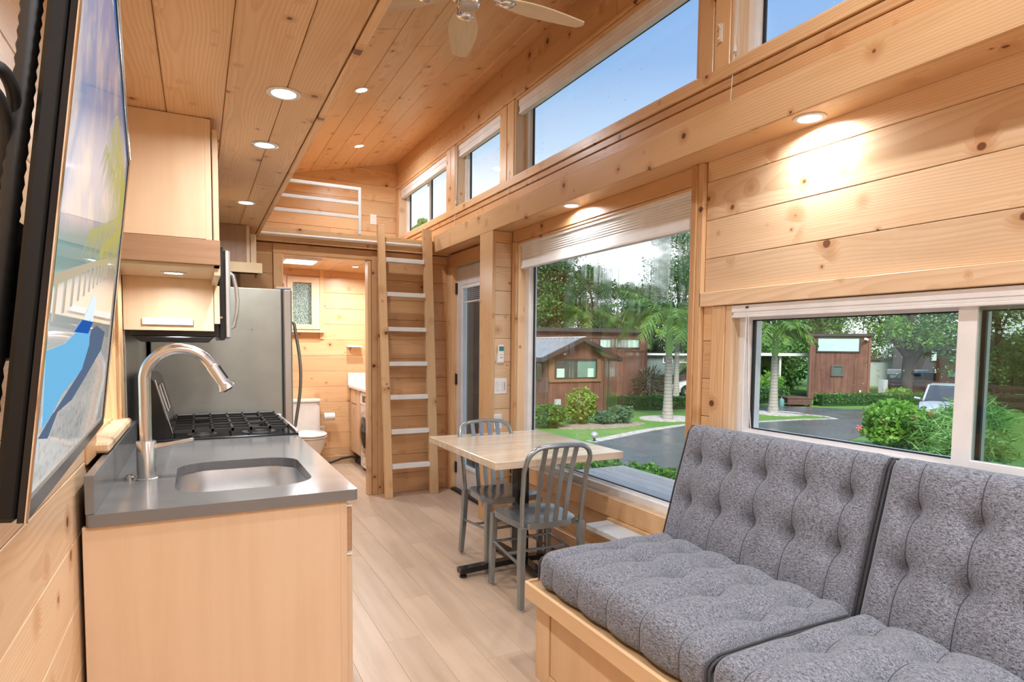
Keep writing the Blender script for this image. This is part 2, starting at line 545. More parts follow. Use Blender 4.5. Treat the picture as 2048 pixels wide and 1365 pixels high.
# long soffit beam along the right wall: fascia, soffit and top boards
beam = box('beam', XR - 0.155, XR - 0.001, YF, 5.44, 2.275, 2.40, PDYX, kind='structure', bev=0)
box('fascia_board', XR - 0.173, XR - 0.155, YF, 5.45, 2.258, 2.415, PYX, beam, 0.003)
box('soffit_board', XR - 0.155, XR, YF, 5.45, 2.26, 2.275, pine('Y', 'Z'), beam, 0.001)
box('top_board', XR - 0.155, XR, YF, 5.45, 2.40, 2.413, pine('Y', 'Z'), beam, 0.001)

# picture window head, casing, post
T(XR - 0.012, XR + 0.018, 2.24, 4.14, 2.172, 2.26, PDYX)
T(XR - 0.018, XR + 0.018, 4.072, 4.138, 0.40, 2.172, PZX)
T(XR - 0.022, XR + 0.018, 2.168, 2.205, 0.38, 2.26, PZX); T(XR - 0.030, XR + 0.018, 2.205, 2.241, 0.38, 2.26, pine('Z', 'X', 'deep'))
T(XR - 0.022, XR + 0.018, -0.6, 2.178, 1.582, 1.650, PPYX)
T(XR - 0.018, XR + 0.018, 2.166, 4.14, 0.385, 0.50, PYX)       # apron
T(XR - 0.040, XR, 3.04, 4.14, 0.02, 0.165, PYX)               # low skirting
# clerestory mullion posts, sill strip, ledge, head strip
for y0, y1 in ((7.115, 7.198), (5.435, 5.54), (5.325, 5.428), (4.265, 4.375), (4.145, 4.255), (2.145, 2.235), (2.045, 2.138)):
    T(XR - 0.010, XR + 0.018, y0, y1, 2.66, 3.245, PZX)
T(XR - 0.020, XR + 0.018, YF, YE, 2.607, 2.662, PYX)
T(XR - 0.008, XR + 0.018, YF, YE, 2.562, 2.604, PDYX)
T(XR - 0.016, XR + 0.018, YF, YE, 3.247, 3.270, PYX)

# stub wall between entry and window
stub = box('wall_stub', 2.012, XR + 0.02, 4.185, 4.388, 0.0, 2.26, PZX, kind='structure', bev=0)
box('post', 1.987, 2.012, 4.155, 4.39, 0.0, 2.258, pine('Z', 'X'), stub, 0.003)
box('plank', 2.012, XR - 0.002, 4.163, 4.185, 2.172, 2.258, PXY, stub)
for k in range(12):
    z1 = 2.17 - 0.181 * k
    box('plank', 2.0125, XR - 0.002, 4.165, 4.185, max(0.0, z1 - 0.179), z1, pine('X', 'Y', 'pale'), stub)

# ---- end wall (bathroom below, loft above)
WE = wallgrid('wall_end', 'Y', YE + 0.018, YE + 0.12, XL - 0.1, XR + 0.15, 0.0, 3.555, [(0.955, 1.165, 1.61, 2.09)], PXY)
zz = 0.0
k = 0
while zz < 2.24:
    z1 = min(zz + 0.1785, 2.24)
    if z1 <= 1.60 or zz >= 2.10:
        box('plank', XL, XR, YE, YE + 0.018, zz, z1, PXY, WE)
    else:
        box('plank', XL, 0.90, YE, YE + 0.018, zz, z1, PXY, WE)
        box('plank', 1.252, XR, YE, YE + 0.018, zz, z1, PXY, WE)
    zz = round(zz + 0.1805, 4)
zz = 2.37
while zz < 3.6:
    z1 = zz + 0.178
    if z1 < zc(XL):
        box('plank', XL, 1.0 + (k * 0.37) % 0.8, YE, YE + 0.018, zz, z1, PXY, WE); box('plank', 1.002 + (k * 0.37) % 0.8, XR, YE, YE + 0.018, zz, z1, PXY, WE)
    else:
        xa = 2.15 + (zz - 3.555) / SL; xb = 2.15 + (z1 - 3.555) / SL
        if xa < XR - 0.05:
            m = MB(); poly = [(max(xa, XL), zz), (XR, zz), (XR, min(z1, zc(XR)))]
            if xb < XR: poly.append((max(xb, XL), z1))
            m.prism(poly, YE, YE + 0.018, 'Y'); m.build('plank', PXY, WE)
    zz += 0.1805; k += 1
# bathroom window trim board right of the window
T(1.252, 1.296, YE - 0.012, YE + 0.002, 1.447, 2.238, PZY)

# ---- partition with the bathroom doorway
WB = wallgrid('wall_back', 'Y', YB + 0.018, YB + 0.10, XL, XR, 0.0, 2.24, [(0.655, 1.385, 0.0, 2.15)], PDXY)
zz = 0.0
while zz < 2.24:
    z1 = min(zz + 0.178, 2.238)
    box('plank', 1.52, XR - 0.001, YB, YB + 0.018, zz, z1, PDXY, WB)
    box('plank', XL, 0.578, YB, YB + 0.018, zz, z1, PDXY, WB)
    zz += 0.1803
T(0.580, 0.652, YB - 0.012, YB + 0.10, 0.0, 2.152, PZY)
T(0.645, 0.660, YB - 0.004, YB + 0.10, 0.0, 2.15, pine('Z', 'Y', 'pale'), 0.001)
T(1.379, 1.41, YB - 0.004, YB + 0.10, 0.0, 2.15, PZY)
T(1.412, 1.462, YB - 0.014, YB + 0.02, 0.0, 2.24, pine('Z', 'Y', 'deep')); T(1.464, 1.518, YB - 0.010, YB + 0.02, 0.0, 2.24, pine('Z', 'Y', 'deep'))
T(0.578, 1.52, YB - 0.010, YB + 0.02, 2.152, 2.238, PDXY)
T(2.142, XR, YB - 0.016, YB + 0.0, 0.0, 2.24, pine('Z', 'Y', 'deep'))
# chrome latch plate on the doorway post
# ---- loft platform and its front beam
lf = box('floor_loft', XL, XR, YB - 0.03, YE, 2.245, 2.365, PXY, kind='structure', bev=0)
box('front_board', XL + 0.75, XR - 0.172, YB - 0.052, YB - 0.03, 2.243, 2.365, PXY, lf, 0.003)
for i in range(12):
    box('plank', XL + 0.205 * i, XL + 0.205 * i + 0.203, YB + 0.1, YE, 2.237, 2.245, PYZ, lf)

# ---- left wall
WL = wallgrid('wall_left', 'X', XL - 0.15, XL - 0.018, YF, YE, 0.0, 2.99, [(2.33, 2.98, 1.07, 1.70)], PYX)
zz = -0.05
i = 0
while zz < 2.98:
    z1 = zz + 0.178
    a = 0.4 + (i * 0.73) % 1.3
    if z1 < 1.02 or zz > 1.75:
        segs = [(YF, a), (a + 0.001, 7.2)]
    else:
        segs = [(YF, 2.16), (3.13, 7.2)]
    for y0, y1 in segs:
        box('plank', XL - 0.018, XL, y0, y1 - 0.001, max(zz, 0), z1, PPYX, WL)
    zz += 0.1803; i += 1
T(XL - 0.02, XL + 0.008, 2.14, 2.325, 1.02, 1.75, pine('Z', 'X', 'deep')); T(XL - 0.02, XL + 0.014, 2.985, 3.12, 1.02, 1.75, PZX)
# ---- wall behind the camera
WF = wallgrid('wall_front', 'Y', YF - 0.12, YF, XL - 0.15, XR + 0.15, 0.0, 3.56, [(0.45, 1.95, 0.95, 2.15)], PXY)  # opening cut for the added fill window

# ---- shed ceiling: tilted planks
ang = -math.atan(SL)
cl = MB()
cl.prism([(XL - 0.4, zc(XL - 0.4) + 0.02), (XR + 0.4, zc(XR + 0.4) + 0.02), (XR + 0.4, zc(XR + 0.4) + 0.2), (XL - 0.4, zc(XL - 0.4) + 0.2)], YF - 0.2, YE + 0.2, 'Y')
CE = cl.build('ceiling', PYZ, kind='structure')
CGL = pine('Y', 'Z')
for i in range(-5, 6):
    x0 = 1.15 + 0.1755 * i; x1 = min(x0 + 0.1745, XR)
    wd = (x1 - x0) / math.cos(math.atan(SL))
    cuts = [YF, 0.2 + (i * 1.31) % 1.9, 3.0 + (i * 0.97) % 1.7, YE]
    for a, b in zip(cuts[:-1], cuts[1:]):
        o = link('plank', boxmesh(wd - 0.001, b - a - 0.0015, 0.02, CGL, 0.003), CE, ((x0 + x1) / 2, (a + b) / 2, zc((x0 + x1) / 2) + 0.01))
        o.rotation_euler = (0, ang, 0)

# ---- low kitchen ceiling (storage loft over the kitchen)
KC = box('ceiling_kitchen', XL, 0.455, YF, YB - 0.05, 2.30, 2.42, PYZ, kind='structure', bev=0)
xs = [XL, -0.09, 0.107, 0.298, 0.437]
for i in range(4):
    c1 = 0.5 + (i * 0.9) % 1.2
    for a, b in ((YF, c1), (c1, 3.35 + (i * 0.43) % 0.9), (3.35 + (i * 0.43) % 0.9, YB - 0.05)):
        box('plank', xs[i] + 0.001, xs[i + 1] - 0.001, a + 0.001, b - 0.001, 2.28, 2.30, PPYX if False else pine('Y', 'Z'), KC, 0.0035)
T(0.440, 0.468, YF, YB - 0.053, 2.276, 2.44, PYX, 0.004)

# ---- baseboards in the bathroom
box('baseboard_end', XL, XR, YE - 0.012, YE, 0.0, 0.085, PXY, kind='structure')

# ================================================================== WINDOWS
def window(n, y0, y1, z0, z1, fw=0.055, mull=None, xf=(2.215, 2.275), wet=True, jamb=True, bottom=None, gmat=None):
    """white frame set in the outer half of the wall, pine reveal, black gasket, glass"""
    m = MB(); fb = bottom or fw
    m.box(xf[0], xf[1], y0, y0 + fw, z0, z1); m.box(xf[0], xf[1], y1 - fw, y1, z0, z1)
    m.box(xf[0], xf[1], y0 + fw, y1 - fw, z0, z0 + fb); m.box(xf[0], xf[1], y0 + fw, y1 - fw, z1 - fw, z1)
    # raised inner lip
    l = 0.016
    m.box(xf[0] + 0.022, xf[1], y0 + fw, y0 + fw + l, z0 + fb, z1 - fw); m.box(xf[0] + 0.022, xf[1], y1 - fw - l, y1 - fw, z0 + fb, z1 - fw)
    m.box(xf[0] + 0.022, xf[1], y0 + fw + l, y1 - fw - l, z0 + fb, z0 + fb + l); m.box(xf[0] + 0.022, xf[1], y0 + fw + l, y1 - fw - l, z1 - fw - l, z1 - fw)
    o = m.build('window_%d' % n, WHITE, kind='structure')
    g0, g1, h0, h1 = y0 + fw + l, y1 - fw - l, z0 + fb + l, z1 - fw - l
    spans = [(g0, g1)]
    if mull:
        box('mullion', xf[0] + 0.004, xf[1], mull - 0.028, mull + 0.028, h0, h1, WHITE, o)
        spans = [(g0, mull - 0.028), (mull + 0.028, g1)]
    for a, b in spans:
        k = MB(); q = 0.005; xx = (xf[0] + 0.030, xf[0] + 0.042)
        k.box(*xx, a, a + q, h0, h1); k.box(*xx, b - 0.012, b, h0, h1); k.box(*xx, a + q, b - q, h0, h0 + q); k.box(*xx, a + q, b - q, h1 - q, h1)
        k.build('gasket', BLACKM, o)
        box('glass_pane', xf[0] + 0.034, xf[0] + 0.038, a + q, b - q, h0 + q, h1 - q, gmat or (GLASSW if wet else GLASS), o, 0)
    if jamb:
        jx = (XR - 0.004, xf[0])
        box('jamb', *jx, y0 - 0.001, y0 + 0.014, z0, z1, PZX, o, 0.001); box('jamb', *jx, y1 - 0.014, y1 + 0.001, z0, z1, pine('Z', 'Y', 'pale'), o, 0.001)
        box('head_jamb', *jx, y0, y1, z1 - 0.014, z1, PYZ, o, 0.001); box('sill', XR - 0.012, xf[0], y0, y1, z0 - 0.002, z0 + 0.014, pine('Y', 'Z', 'pale'), o, 0.002)
    return o
W2 = window(2, OP_PIC[0], OP_PIC[1], 0.485, OP_PIC[3], 0.075, bottom=0.05, xf=(2.214, 2.272), gmat=glass('streaked_glass', drops=0.16, streak=0.7))
window(4, *OP_CL[0], fw=0.05, mull=6.33, xf=(2.245, 2.295)); window(5, *OP_CL[1], fw=0.05, xf=(2.245, 2.295)); window(6, *OP_CL[2], fw=0.05, xf=(2.245, 2.295)); window(7, *OP_CL[3], fw=0.05, mull=1.1, xf=(2.245, 2.295))

# slider above the sofa: fixed sash, sliding sash set inward
W3 = window(3, OP_SLD[0], OP_SLD[1], OP_SLD[2], OP_SLD[3], 0.05, xf=(2.20, 2.29), jamb=False, bottom=0.075, mull=1.06)
m = MB()
m.box(2.176, 2.20, 1.020, 1.075, 0.99, 1.55); m.box(2.176, 2.20, -0.15, 1.020, 0.99, 1.035); m.box(2.176, 2.20, -0.15, 1.020, 1.525, 1.55); m.box(2.176, 2.20, -0.15, -0.11, 1.035, 1.525)
sash = m.build('sliding_sash', WHITE, W3, bevel=0.002)
box('glass_pane', 2.186, 2.189, -0.11, 1.020, 1.035, 1.525, glass('tinted_wet', (0.76, 0.82, 0.78, 1), 0.45), W3, 0)
box('sill', XR - 0.015, 2.20, -0.2, 2.0, 0.885, 0.945, WPAINT, W3, 0.006)
box('jamb', XR - 0.006, 2.20, 1.985, 2.024, 0.93, 1.58, pine('Z', 'Y', 'pale'), W3, 0.002)
# bathroom window
m = MB()
for a, b, c_, d_ in ((0.902, 0.957, 1.56, 2.15), (1.163, 1.250, 1.56, 2.15), (0.957, 1.163, 2.085, 2.15), (0.957, 1.163, 1.56, 1.615)):
    m.box(a, b, YE - 0.016, YE + 0.05, c_, d_)
W8 = m.build('window_8', plain('birch_trim', rgb(0.74, 0.55, 0.36), 0.4), kind='structure', bevel=0.003)
tt = NT('obscured_glass')
vv_ = tt.n('TexVoronoi', feature='F1'); vv_.inputs['Scale'].default_value = 90.0; tt.put(vv_.inputs['Vector'], tt.obj())
cgl = tt.mix(tt.smooth(vv_.outputs['Distance'], 0.15, 0.65), rgb(0.62, 0.74, 0.68), rgb(0.16, 0.25, 0.20))
tt.pbr(cgl, 0.15, 0.0, tt.bump(vv_.outputs['Distance'], 0.8, 0.004), Transmission_Weight=0.35)
box('glass_pane', 0.957, 1.163, YE + 0.028, YE + 0.034, 1.615, 2.085, tt.m, W8, 0)
box('sill', 0.93, 1.296, YE - 0.075, YE, 1.522, 1.548, pine('X', 'Z', 'pale'), W8, 0.004)
# unseen window added for fill daylight, plus an added slab that blocks sun
m = MB()
for a, b, c_, d_ in ((0.45, 0.50, 0.95, 2.15), (1.90, 1.95, 0.95, 2.15), (0.50, 1.90, 0.95, 1.0), (0.50, 1.90, 2.10, 2.15), (1.18, 1.22, 1.0, 2.10)):
    m.box(a, b, YF - 0.09, YF - 0.03, c_, d_)
W9 = m.build('window_9', WHITE, kind='structure', bevel=0.002)
box('glass_pane', 0.50, 1.90, YF - 0.062, YF - 0.058, 1.0, 2.10, GLASS, W9, 0)
box('roof_sunblock', XL - 0.4, XR + 0.4, YF - 2.6, YF - 0.12, 3.0, 3.12, PXY, kind='structure', bev=0)  # unseen overhang, added to keep direct sun out of the fill window
# kitchen window in the left wall
m = MB()
for a, b, c_, d_ in ((2.33, 2.375, 1.07, 1.70), (2.935, 2.98, 1.07, 1.70), (2.375, 2.935, 1.07, 1.115), (2.375, 2.935, 1.655, 1.70)):
    m.box(XL - 0.13, XL - 0.08, a, b, c_, d_)
W1 = m.build('window_1', WHITE, kind='structure', bevel=0.002)
box('glass_pane', XL - 0.108, XL - 0.104, 2.375, 2.935, 1.115, 1.655, GLASS, W1, 0)
box('jamb', XL - 0.08, XL, 2.965, 2.985, 1.05, 1.70, PZX, W1, 0.001); box('jamb', XL - 0.08, XL, 2.325, 2.345, 1.05, 1.70, PZX, W1, 0.001)
box('sill', XL - 0.08, XL + 0.045, 2.30, 3.04, 1.028, 1.062, pine('Y', 'Z', 'pale'), W1, 0.008)

# ================================================================== ENTRY DOOR
m = MB()
m.box(2.20, 2.245, 4.45, 4.60, 0.02, 2.12); m.box(2.20, 2.245, 5.24, 5.385, 0.02, 2.12)
m.box(2.20, 2.245, 4.60, 5.24, 1.93, 2.12); m.box(2.20, 2.245, 4.60, 5.24, 0.02, 0.26)
DR = m.build('door_1', plain('door_white', rgb(0.74, 0.73, 0.75), 0.4), kind='structure', bevel=0.002)
m = MB()
m.box(2.19, 2.2, 4.585, 4.615, 0.245, 1.945); m.box(2.19, 2.2, 5.225, 5.255, 0.245, 1.945); m.box(2.19, 2.2, 4.615, 5.225, 1.915, 1.945); m.box(2.19, 2.2, 4.615, 5.225, 0.245, 0.275)
m.build('lite_frame', WHITE, DR, bevel=0.003)
box('glass_pane', 2.218, 2.222, 4.60, 5.24, 0.26, 1.93, GLASS, DR, 0)
for k in range(7):
    box('slat', 2.205, 2.216, 4.62, 5.22, 1.80 + 0.016 * k, 1.803 + 0.016 * k, plain('slat_grey', rgb(0.45, 0.46, 0.50), 0.4), DR, 0)
box('bottom_rail', 2.203, 2.216, 4.62, 5.22, 1.785, 1.797, WHITE, DR)
for z in (1.93, 1.07, 0.22):
    m = MB(); m.tube([(2.19, 5.392, z - 0.055), (2.19, 5.392, z + 0.055)], 0.008, 8); m.box(2.188, 2.2, 5.36, 5.40, z - 0.05, z + 0.05)
    m.build('hinge', BLACKM, DR)
box('threshold', 2.15, 2.30, 4.42, 5.40, 0.0, 0.022, BLACKM, DR)
for y0, y1 in ((4.40, 4.448), (5.386, 5.44)):
    T(XR - 0.010, XR + 0.14, y0, y1, 0.0, 2.14, PZX)
T(XR - 0.012, XR + 0.02, 4.392, 5.47, 2.125, 2.245, PDYX); T(XR - 0.014, XR + 0.02, 5.44, 5.484, 0.0, 2.13, PZX)
# ================================================================== KITCHEN
QZ = plain('grey_quartz', rgb(0.19, 0.19, 0.19), 0.15, Specular_IOR_Level=0.6)
def roundrect(x0, x1, y0, y1, r, n=7):
    out = []
    for cx_, cy_, a in ((x1 - r, y1 - r, 0), (x0 + r, y1 - r, 90), (x0 + r, y0 + r, 180), (x1 - r, y0 + r, 270)):
        for i in range(n + 1):
            t = math.radians(a + 90 * i / n)
            out.append((cx_ + r * math.cos(t), cy_ + r * math.sin(t)))
    return out

def slab_with_hole(name, outer, inner, z0, z1, mat, parent):
    bm = bmesh.new()
    for loop in (outer, inner):
        vs = [bm.verts.new((x, y, z1)) for x, y in loop]
        for i in range(len(vs)): bm.edges.new((vs[i], vs[(i + 1) % len(vs)]))
    bmesh.ops.triangle_fill(bm, use_beauty=True, edges=bm.edges[:])
    r = bmesh.ops.extrude_face_region(bm, geom=bm.faces[:])
    for g in r['geom']:
        if isinstance(g, bmesh.types.BMVert): g.co.z = z0
    bmesh.ops.recalc_face_normals(bm, faces=bm.faces)
    me = bpy.data.meshes.new(name); bm.to_mesh(me); bm.free()
    me.materials.append(mat)
    o = link(name, me, parent)
    b = o.modifiers.new('bevel', 'BEVEL'); b.width = 0.004; b.segments = 2; b.limit_method = 'ANGLE'; b.angle_limit = math.radians(60)
    return o

CX0, CX1, CY0, CY1, CZ = -0.278, 0.456, 1.955, 3.285, 0.914
sink_loop = roundrect(-0.075, 0.352, 2.115, 2.665, 0.115)
wt = thing('worktop', 'grey quartz kitchen worktop with an undermount sink cut-out and low upstand', 'worktop', (0.09, CY0, 0.878))
slab_with_hole('slab', roundrect(CX0, CX1, CY0, CY1, 0.012, 3), sink_loop, 0.878, CZ, QZ, wt)
box('upstand', CX0, CX0 + 0.022, CY0 + 0.002, CY1, CZ, 1.022, QZ, wt, 0.002)
wt2 = thing('worktop', 'short strip of grey quartz worktop between range and fridge', 'worktop', (0.09, 4.06, 0.878))
box('slab', CX0, 0.45, 4.075, 4.565, 0.878, CZ, QZ, wt2, 0.003)

bc = thing('base_cabinet', 'pale maple sink base cabinet with a plain end panel', 'cabinet', (0.06, 1.97, 0))
box('end_panel', XL + 0.012, 0.402, 1.972, 1.99, 0.0, 0.877, MAPLE, bc, 0.001)
box('carcass', XL + 0.012, 0.398, 1.99, 3.27, 0.1, 0.66, MAPLEY, bc, 0.001)
box('toe_kick', XL + 0.1, 0.34, 1.99, 3.27, 0.0, 0.1, BLACKM, bc, 0)
m = MB()
m.box(0.402, 0.424, 1.972, 2.03, 0.10, 0.876); m.box(0.402, 0.424, 3.21, 3.27, 0.10, 0.876); m.box(0.402, 0.424, 2.03, 3.21, 0.84, 0.876); m.box(0.402, 0.424, 2.03, 3.21, 0.10, 0.15); m.box(0.402, 0.424, 2.03, 3.21, 0.665, 0.70)
m.build('face_frame', MAPLE, bc, bevel=0.001)
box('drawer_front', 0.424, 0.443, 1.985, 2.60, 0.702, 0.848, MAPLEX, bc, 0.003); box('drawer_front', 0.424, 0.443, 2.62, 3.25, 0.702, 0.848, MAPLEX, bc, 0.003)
box('door', 0.424, 0.443, 1.985, 2.60, 0.125, 0.688, MAPLE, bc, 0.003); box('door', 0.424, 0.443, 2.62, 3.25, 0.125, 0.688, MAPLE, bc, 0.003)
for z in (0.856, 0.694):
    box('bumper', 0.424, 0.442, 1.978, 1.986, z - 0.003, z + 0.003, WPAINT, bc, 0.001)
bc2 = box('base_cabinet', XL + 0.012, 0.43, 4.08, 4.56, 0.0, 0.877, MAPLE)
tag(bc2, 'narrow maple base cabinet under the short worktop beside the fridge', 'cabinet')

# sink bowl
m = MB()
n_ = len(sink_loop)
def inset(loop, d, cx_=0.1385, cy_=2.39):
    return [(cx_ + (x - cx_) * (1 - d / 0.21), cy_ + (y - cy_) * (1 - d / 0.275)) for x, y in loop]
lv = [(0.0, 0.878), (-0.004, 0.872), (-0.004, 0.76), (0.008, 0.715), (0.035, 0.695), (0.12, 0.690), (0.19, 0.688)]
rings = [[(x, y, z) for x, y in inset(sink_loop, d)] for d, z in lv]
vs = [p for r_ in rings for p in r_]; fs = []
for i in range(len(rings) - 1):
    for k in range(n_): fs.append((i * n_ + k, i * n_ + (k + 1) % n_, (i + 1) * n_ + (k + 1) % n_, (i + 1) * n_ + k))
fs.append(tuple((len(rings) - 1) * n_ + k for k in range(n_)))
m.add(vs, fs)
sk = thing('sink', 'undermount stainless steel kitchen sink bowl with rounded corners', 'sink', (0.1385, 2.39, 0.688))
m.build('bowl', SSP, sk, smooth=True, angle=80)
m = MB(); m.lathe([(0.045, 0.6885), (0.045, 0.692), (0.036, 0.6925), (0.03, 0.6895), (0.0, 0.6895)], (0.1385, 2.39, 0), n=20)
m.build('drain', CHROME, sk, smooth=True)

# faucet
fx, fy = -0.162, 2.405
fa = thing('faucet', 'brushed steel gooseneck kitchen faucet with pull-down spray head', 'faucet', (fx, fy, CZ))
m = MB(); m.lathe([(0.034, CZ), (0.034, CZ + 0.004), (0.0305, CZ + 0.006), (0.0305, 1.043), (0.029, 1.046), (0.0, 1.046)], (fx, fy, 0), n=28)
m.build('base', NICKEL, fa, smooth=True)
R_ = 0.108
m = MB(); pts = [(fx, fy, 1.04), (fx, fy, 1.15), (fx, fy, 1.255)] + arc((fx + R_, fy, 1.255), R_, 180, 28, 22)[1:]
m.tube(pts, 0.0185, 16); m.build('spout', NICKEL, fa, smooth=True)
e0 = Vector(pts[-1]); dr = (e0 - Vector(pts[-2])).normalized()
m = MB(); m.tube([e0, e0 + dr * 0.003, e0 + dr * 0.005, e0 + dr * 0.072, e0 + dr * 0.082, e0 + dr * 0.095, e0 + dr * 0.10, e0 + dr * 0.102], [0.017, 0.0175, 0.0195, 0.0195, 0.021, 0.029, 0.029, 0.022], 18)
sh = m.build('spray_head', SSP, fa, smooth=True)
m = MB(); m.tube([e0 + dr * 0.098, e0 + dr * 0.106], [0.019, 0.017], 14); m.build('nozzle', BLACKM, fa)
m = MB(); m.box(0, 0.007, -0.008, 0.008, -0.022, 0.022)
m = MB(); b0 = e0 + dr * 0.04 + Vector((0.0175, 0, 0.008)); m.tube([b0 - dr * 0.028, b0 + dr * 0.026], 0.006, 8); m.build('button', BLACKM, fa, smooth=True)
m = MB(); m.tube([(fx + 0.024, fy, 1.020), (fx + 0.05, fy - 0.004, 1.026), (fx + 0.095, fy - 0.008, 1.036), (fx + 0.145, fy - 0.01, 1.046)], [(0.0085, 0.013), (0.008, 0.011), (0.007, 0.007), (0.006, 0.0045)], 12)
m.build('handle', NICKEL, fa, smooth=True)
m = MB(); m.lathe([(0.017, CZ), (0.017, CZ + 0.008), (0.012, CZ + 0.010), (0.012, CZ + 0.014), (0.0, CZ + 0.015)], (-0.215, 2.43, 0), n=18)
tag(m.build('air_gap_cap', CHROME, smooth=True), 'small round steel cap in the worktop behind the faucet', 'cap')

# ---- upper cabinet at the near end
uc = thing('upper_cabinet', 'maple wall cabinet with wood valance and recessed light, next to the television', 'cabinet', (-0.1, 2.757, 1.69))
box('side_panel', XL + 0.004, 0.040, 2.757, 2.775, 1.802, 2.278, MAPLE, uc, 0.001)
m = MB(); m.box(0.040, 0.062, 2.757, 2.80, 1.80, 2.277); m.box(0.040, 0.062, 3.21, 3.26, 1.80, 2.277); m.box(0.040, 0.062, 2.80, 3.21, 2.24, 2.277); m.box(0.040, 0.062, 2.80, 3.21, 1.80, 1.84)
m.build('face_frame', MAPLE, uc, bevel=0.001)
box('door', 0.066, 0.088, 2.762, 3.25, 1.795, 2.243, MAPLE, uc, 0.003)
box('body', XL + 0.004, 0.040, 2.775, 3.26, 1.802, 2.278, MAPLEY, uc, 0)
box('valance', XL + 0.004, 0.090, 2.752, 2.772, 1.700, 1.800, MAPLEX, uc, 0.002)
box('underside', XL + 0.004, 0.088, 2.772, 3.262, 1.688, 1.702, MAPLEY, uc, 0.001)
box('front_rail', 0.066, 0.090, 2.772, 3.262, 1.660, 1.800, MAPLEY, uc, 0.001)
mc = thing('microwave_cabinet', 'maple cabinet boxed around the microwave, with a white strip on its side', 'cabinet', (-0.1, 3.262, 1.44))
box('side_panel', XL + 0.004, 0.074, 3.262, 3.28, 1.442, 1.688, MAPLE, mc, 0.001)
box('stile', 0.076, 0.100, 3.255, 3.285, 1.478, 1.66, MAPLE, mc, 0.001)
box('upper_box', XL + 0.004, 0.062, 3.262, 4.05, 1.85, 2.278, MAPLE, mc, 0.001)
box('door', 0.064, 0.088, 3.265, 3.655, 1.86, 2.25, MAPLE, mc, 0.003); box('door', 0.064, 0.088, 3.66, 4.045, 1.86, 2.25, MAPLE, mc, 0.003)
box('label_strip', -0.223, -0.015, 3.250, 3.261, 1.467, 1.499, WPAINT, mc, 0.002, label='white rectangular strip')

# ---- microwave
mw = thing('microwave', 'black and stainless over-the-range microwave under the maple cabinet', 'microwave', (-0.1, 3.3, 1.385))
box('body', XL + 0.006, 0.098, 3.284, 4.03, 1.415, 1.845, BLACK, mw, 0.003)
m = MB(); m.prism([(XL + 0.03, 1.415), (0.075, 1.415), (0.05, 1.388), (XL + 0.07, 1.388)], 3.27, 4.02, 'Y'); m.build('vent_hood', BLACK, mw, bevel=0.004)
box('front_frame', 0.098, 0.122, 3.28, 4.035, 1.40, 1.85, BLACK, mw, 0.004)
box('door', 0.122, 0.150, 3.28, 4.035, 1.408, 1.842, SSP, mw, 0.008)
m = MB(); m.tube([(0.148, 3.40, 1.74), (0.168, 3.40, 1.73), (0.182, 3.40, 1.66), (0.186, 3.40, 1.60), (0.182, 3.40, 1.54), (0.168, 3.40, 1.47), (0.148, 3.40, 1.46)], 0.010, 10)
m.build('handle', SSP, mw, smooth=True)
box('switch', 0.10, 0.112, 3.276, 3.282, 1.505, 1.515, CHROME, mw, 0.001)

# ---- gas range
RX0, RX1, RY0, RY1, RZ = -0.25, 0.462, 3.295, 4.062, 0.935
rg = thing('gas_range', 'stainless gas range with black cast-iron grates and slanted back panel', 'range', (0.1, 3.3, 0))
box('body', RX0, 0.43, RY0, RY1, 0.02, 0.90, SS, rg, 0.003)
box('oven_door', 0.43, RX1 - 0.005, RY0 + 0.01, RY1 - 0.01, 0.18, 0.74, SS, rg, 0.006)
m = MB(); m.tube([(0.47, RY0 + 0.06, 0.70), (0.50, RY0 + 0.06, 0.70), (0.50, RY1 - 0.06, 0.70), (0.47, RY1 - 0.06, 0.70)], 0.011, 10); m.build('handle', SSP, rg, smooth=True)
box('cooktop', RX0, RX1, RY0, RY1, 0.90, RZ - 0.012, BLACK, rg, 0.004)
m = MB(); m.box(RX0 + 0.10, RX1, RY1 - 0.03, RY1, RZ - 0.012, RZ + 0.012); m.box(RX1 - 0.016, RX1, RY0, RY1 - 0.03, RZ - 0.012, RZ + 0.002)
m.build('rim', SSP, rg, bevel=0.003)
IRON = plain('cast_iron', rgb(0.022, 0.021, 0.020), 0.36)
for gy in (RY0 + 0.03, RY0 + 0.27, RY0 + 0.51):
    m = MB(); g0, g1 = gy, gy + 0.215; z0, z1 = RZ + 0.012, RZ + 0.026; b = 0.0055
    for yy in (g0, g1): m.box(-0.115, 0.415, yy - b, yy + b, z0, z1)
    for xx in (-0.115, 0.15, 0.415): m.box(xx - b, xx + b, g0, g1, z0, z1)
    for xx in (-0.025, 0.06, 0.235, 0.325): m.box(xx - b, xx + b, g0, g0 + 0.075, z0, z1); m.box(xx - b, xx + b, g1 - 0.075, g1, z0, z1)
    ym = (g0 + g1) / 2
    for x0_, x1_ in ((-0.115, -0.02), (0.055, 0.245), (0.32, 0.415)): m.box(x0_, x1_, ym - b, ym + b, z0, z1)
    for xx in (-0.115, -0.025, 0.06, 0.15, 0.235, 0.325, 0.415):
        for yy in (g0, g1): m.box(xx - b, xx + b, yy - b, yy + b, RZ - 0.012, z1 + 0.006)
    m.build('grate', IRON, rg)
for bx_, by_, br in ((0.015, 3.43, 0.045), (0.28, 3.43, 0.055), (0.15, 3.68, 0.06), (0.015, 3.93, 0.04), (0.28, 3.93, 0.045)):
    m = MB(); m.lathe([(br * 1.5, RZ - 0.012), (br * 1.5, RZ - 0.009), (br, RZ - 0.008), (br, RZ + 0.004), (br * 0.8, RZ + 0.008), (0, RZ + 0.009)], (bx_, by_, 0), n=22)
    m.build('burner', plain('burner_grey', rgb(0.16, 0.155, 0.15), 0.35, 0.6), rg, smooth=True)
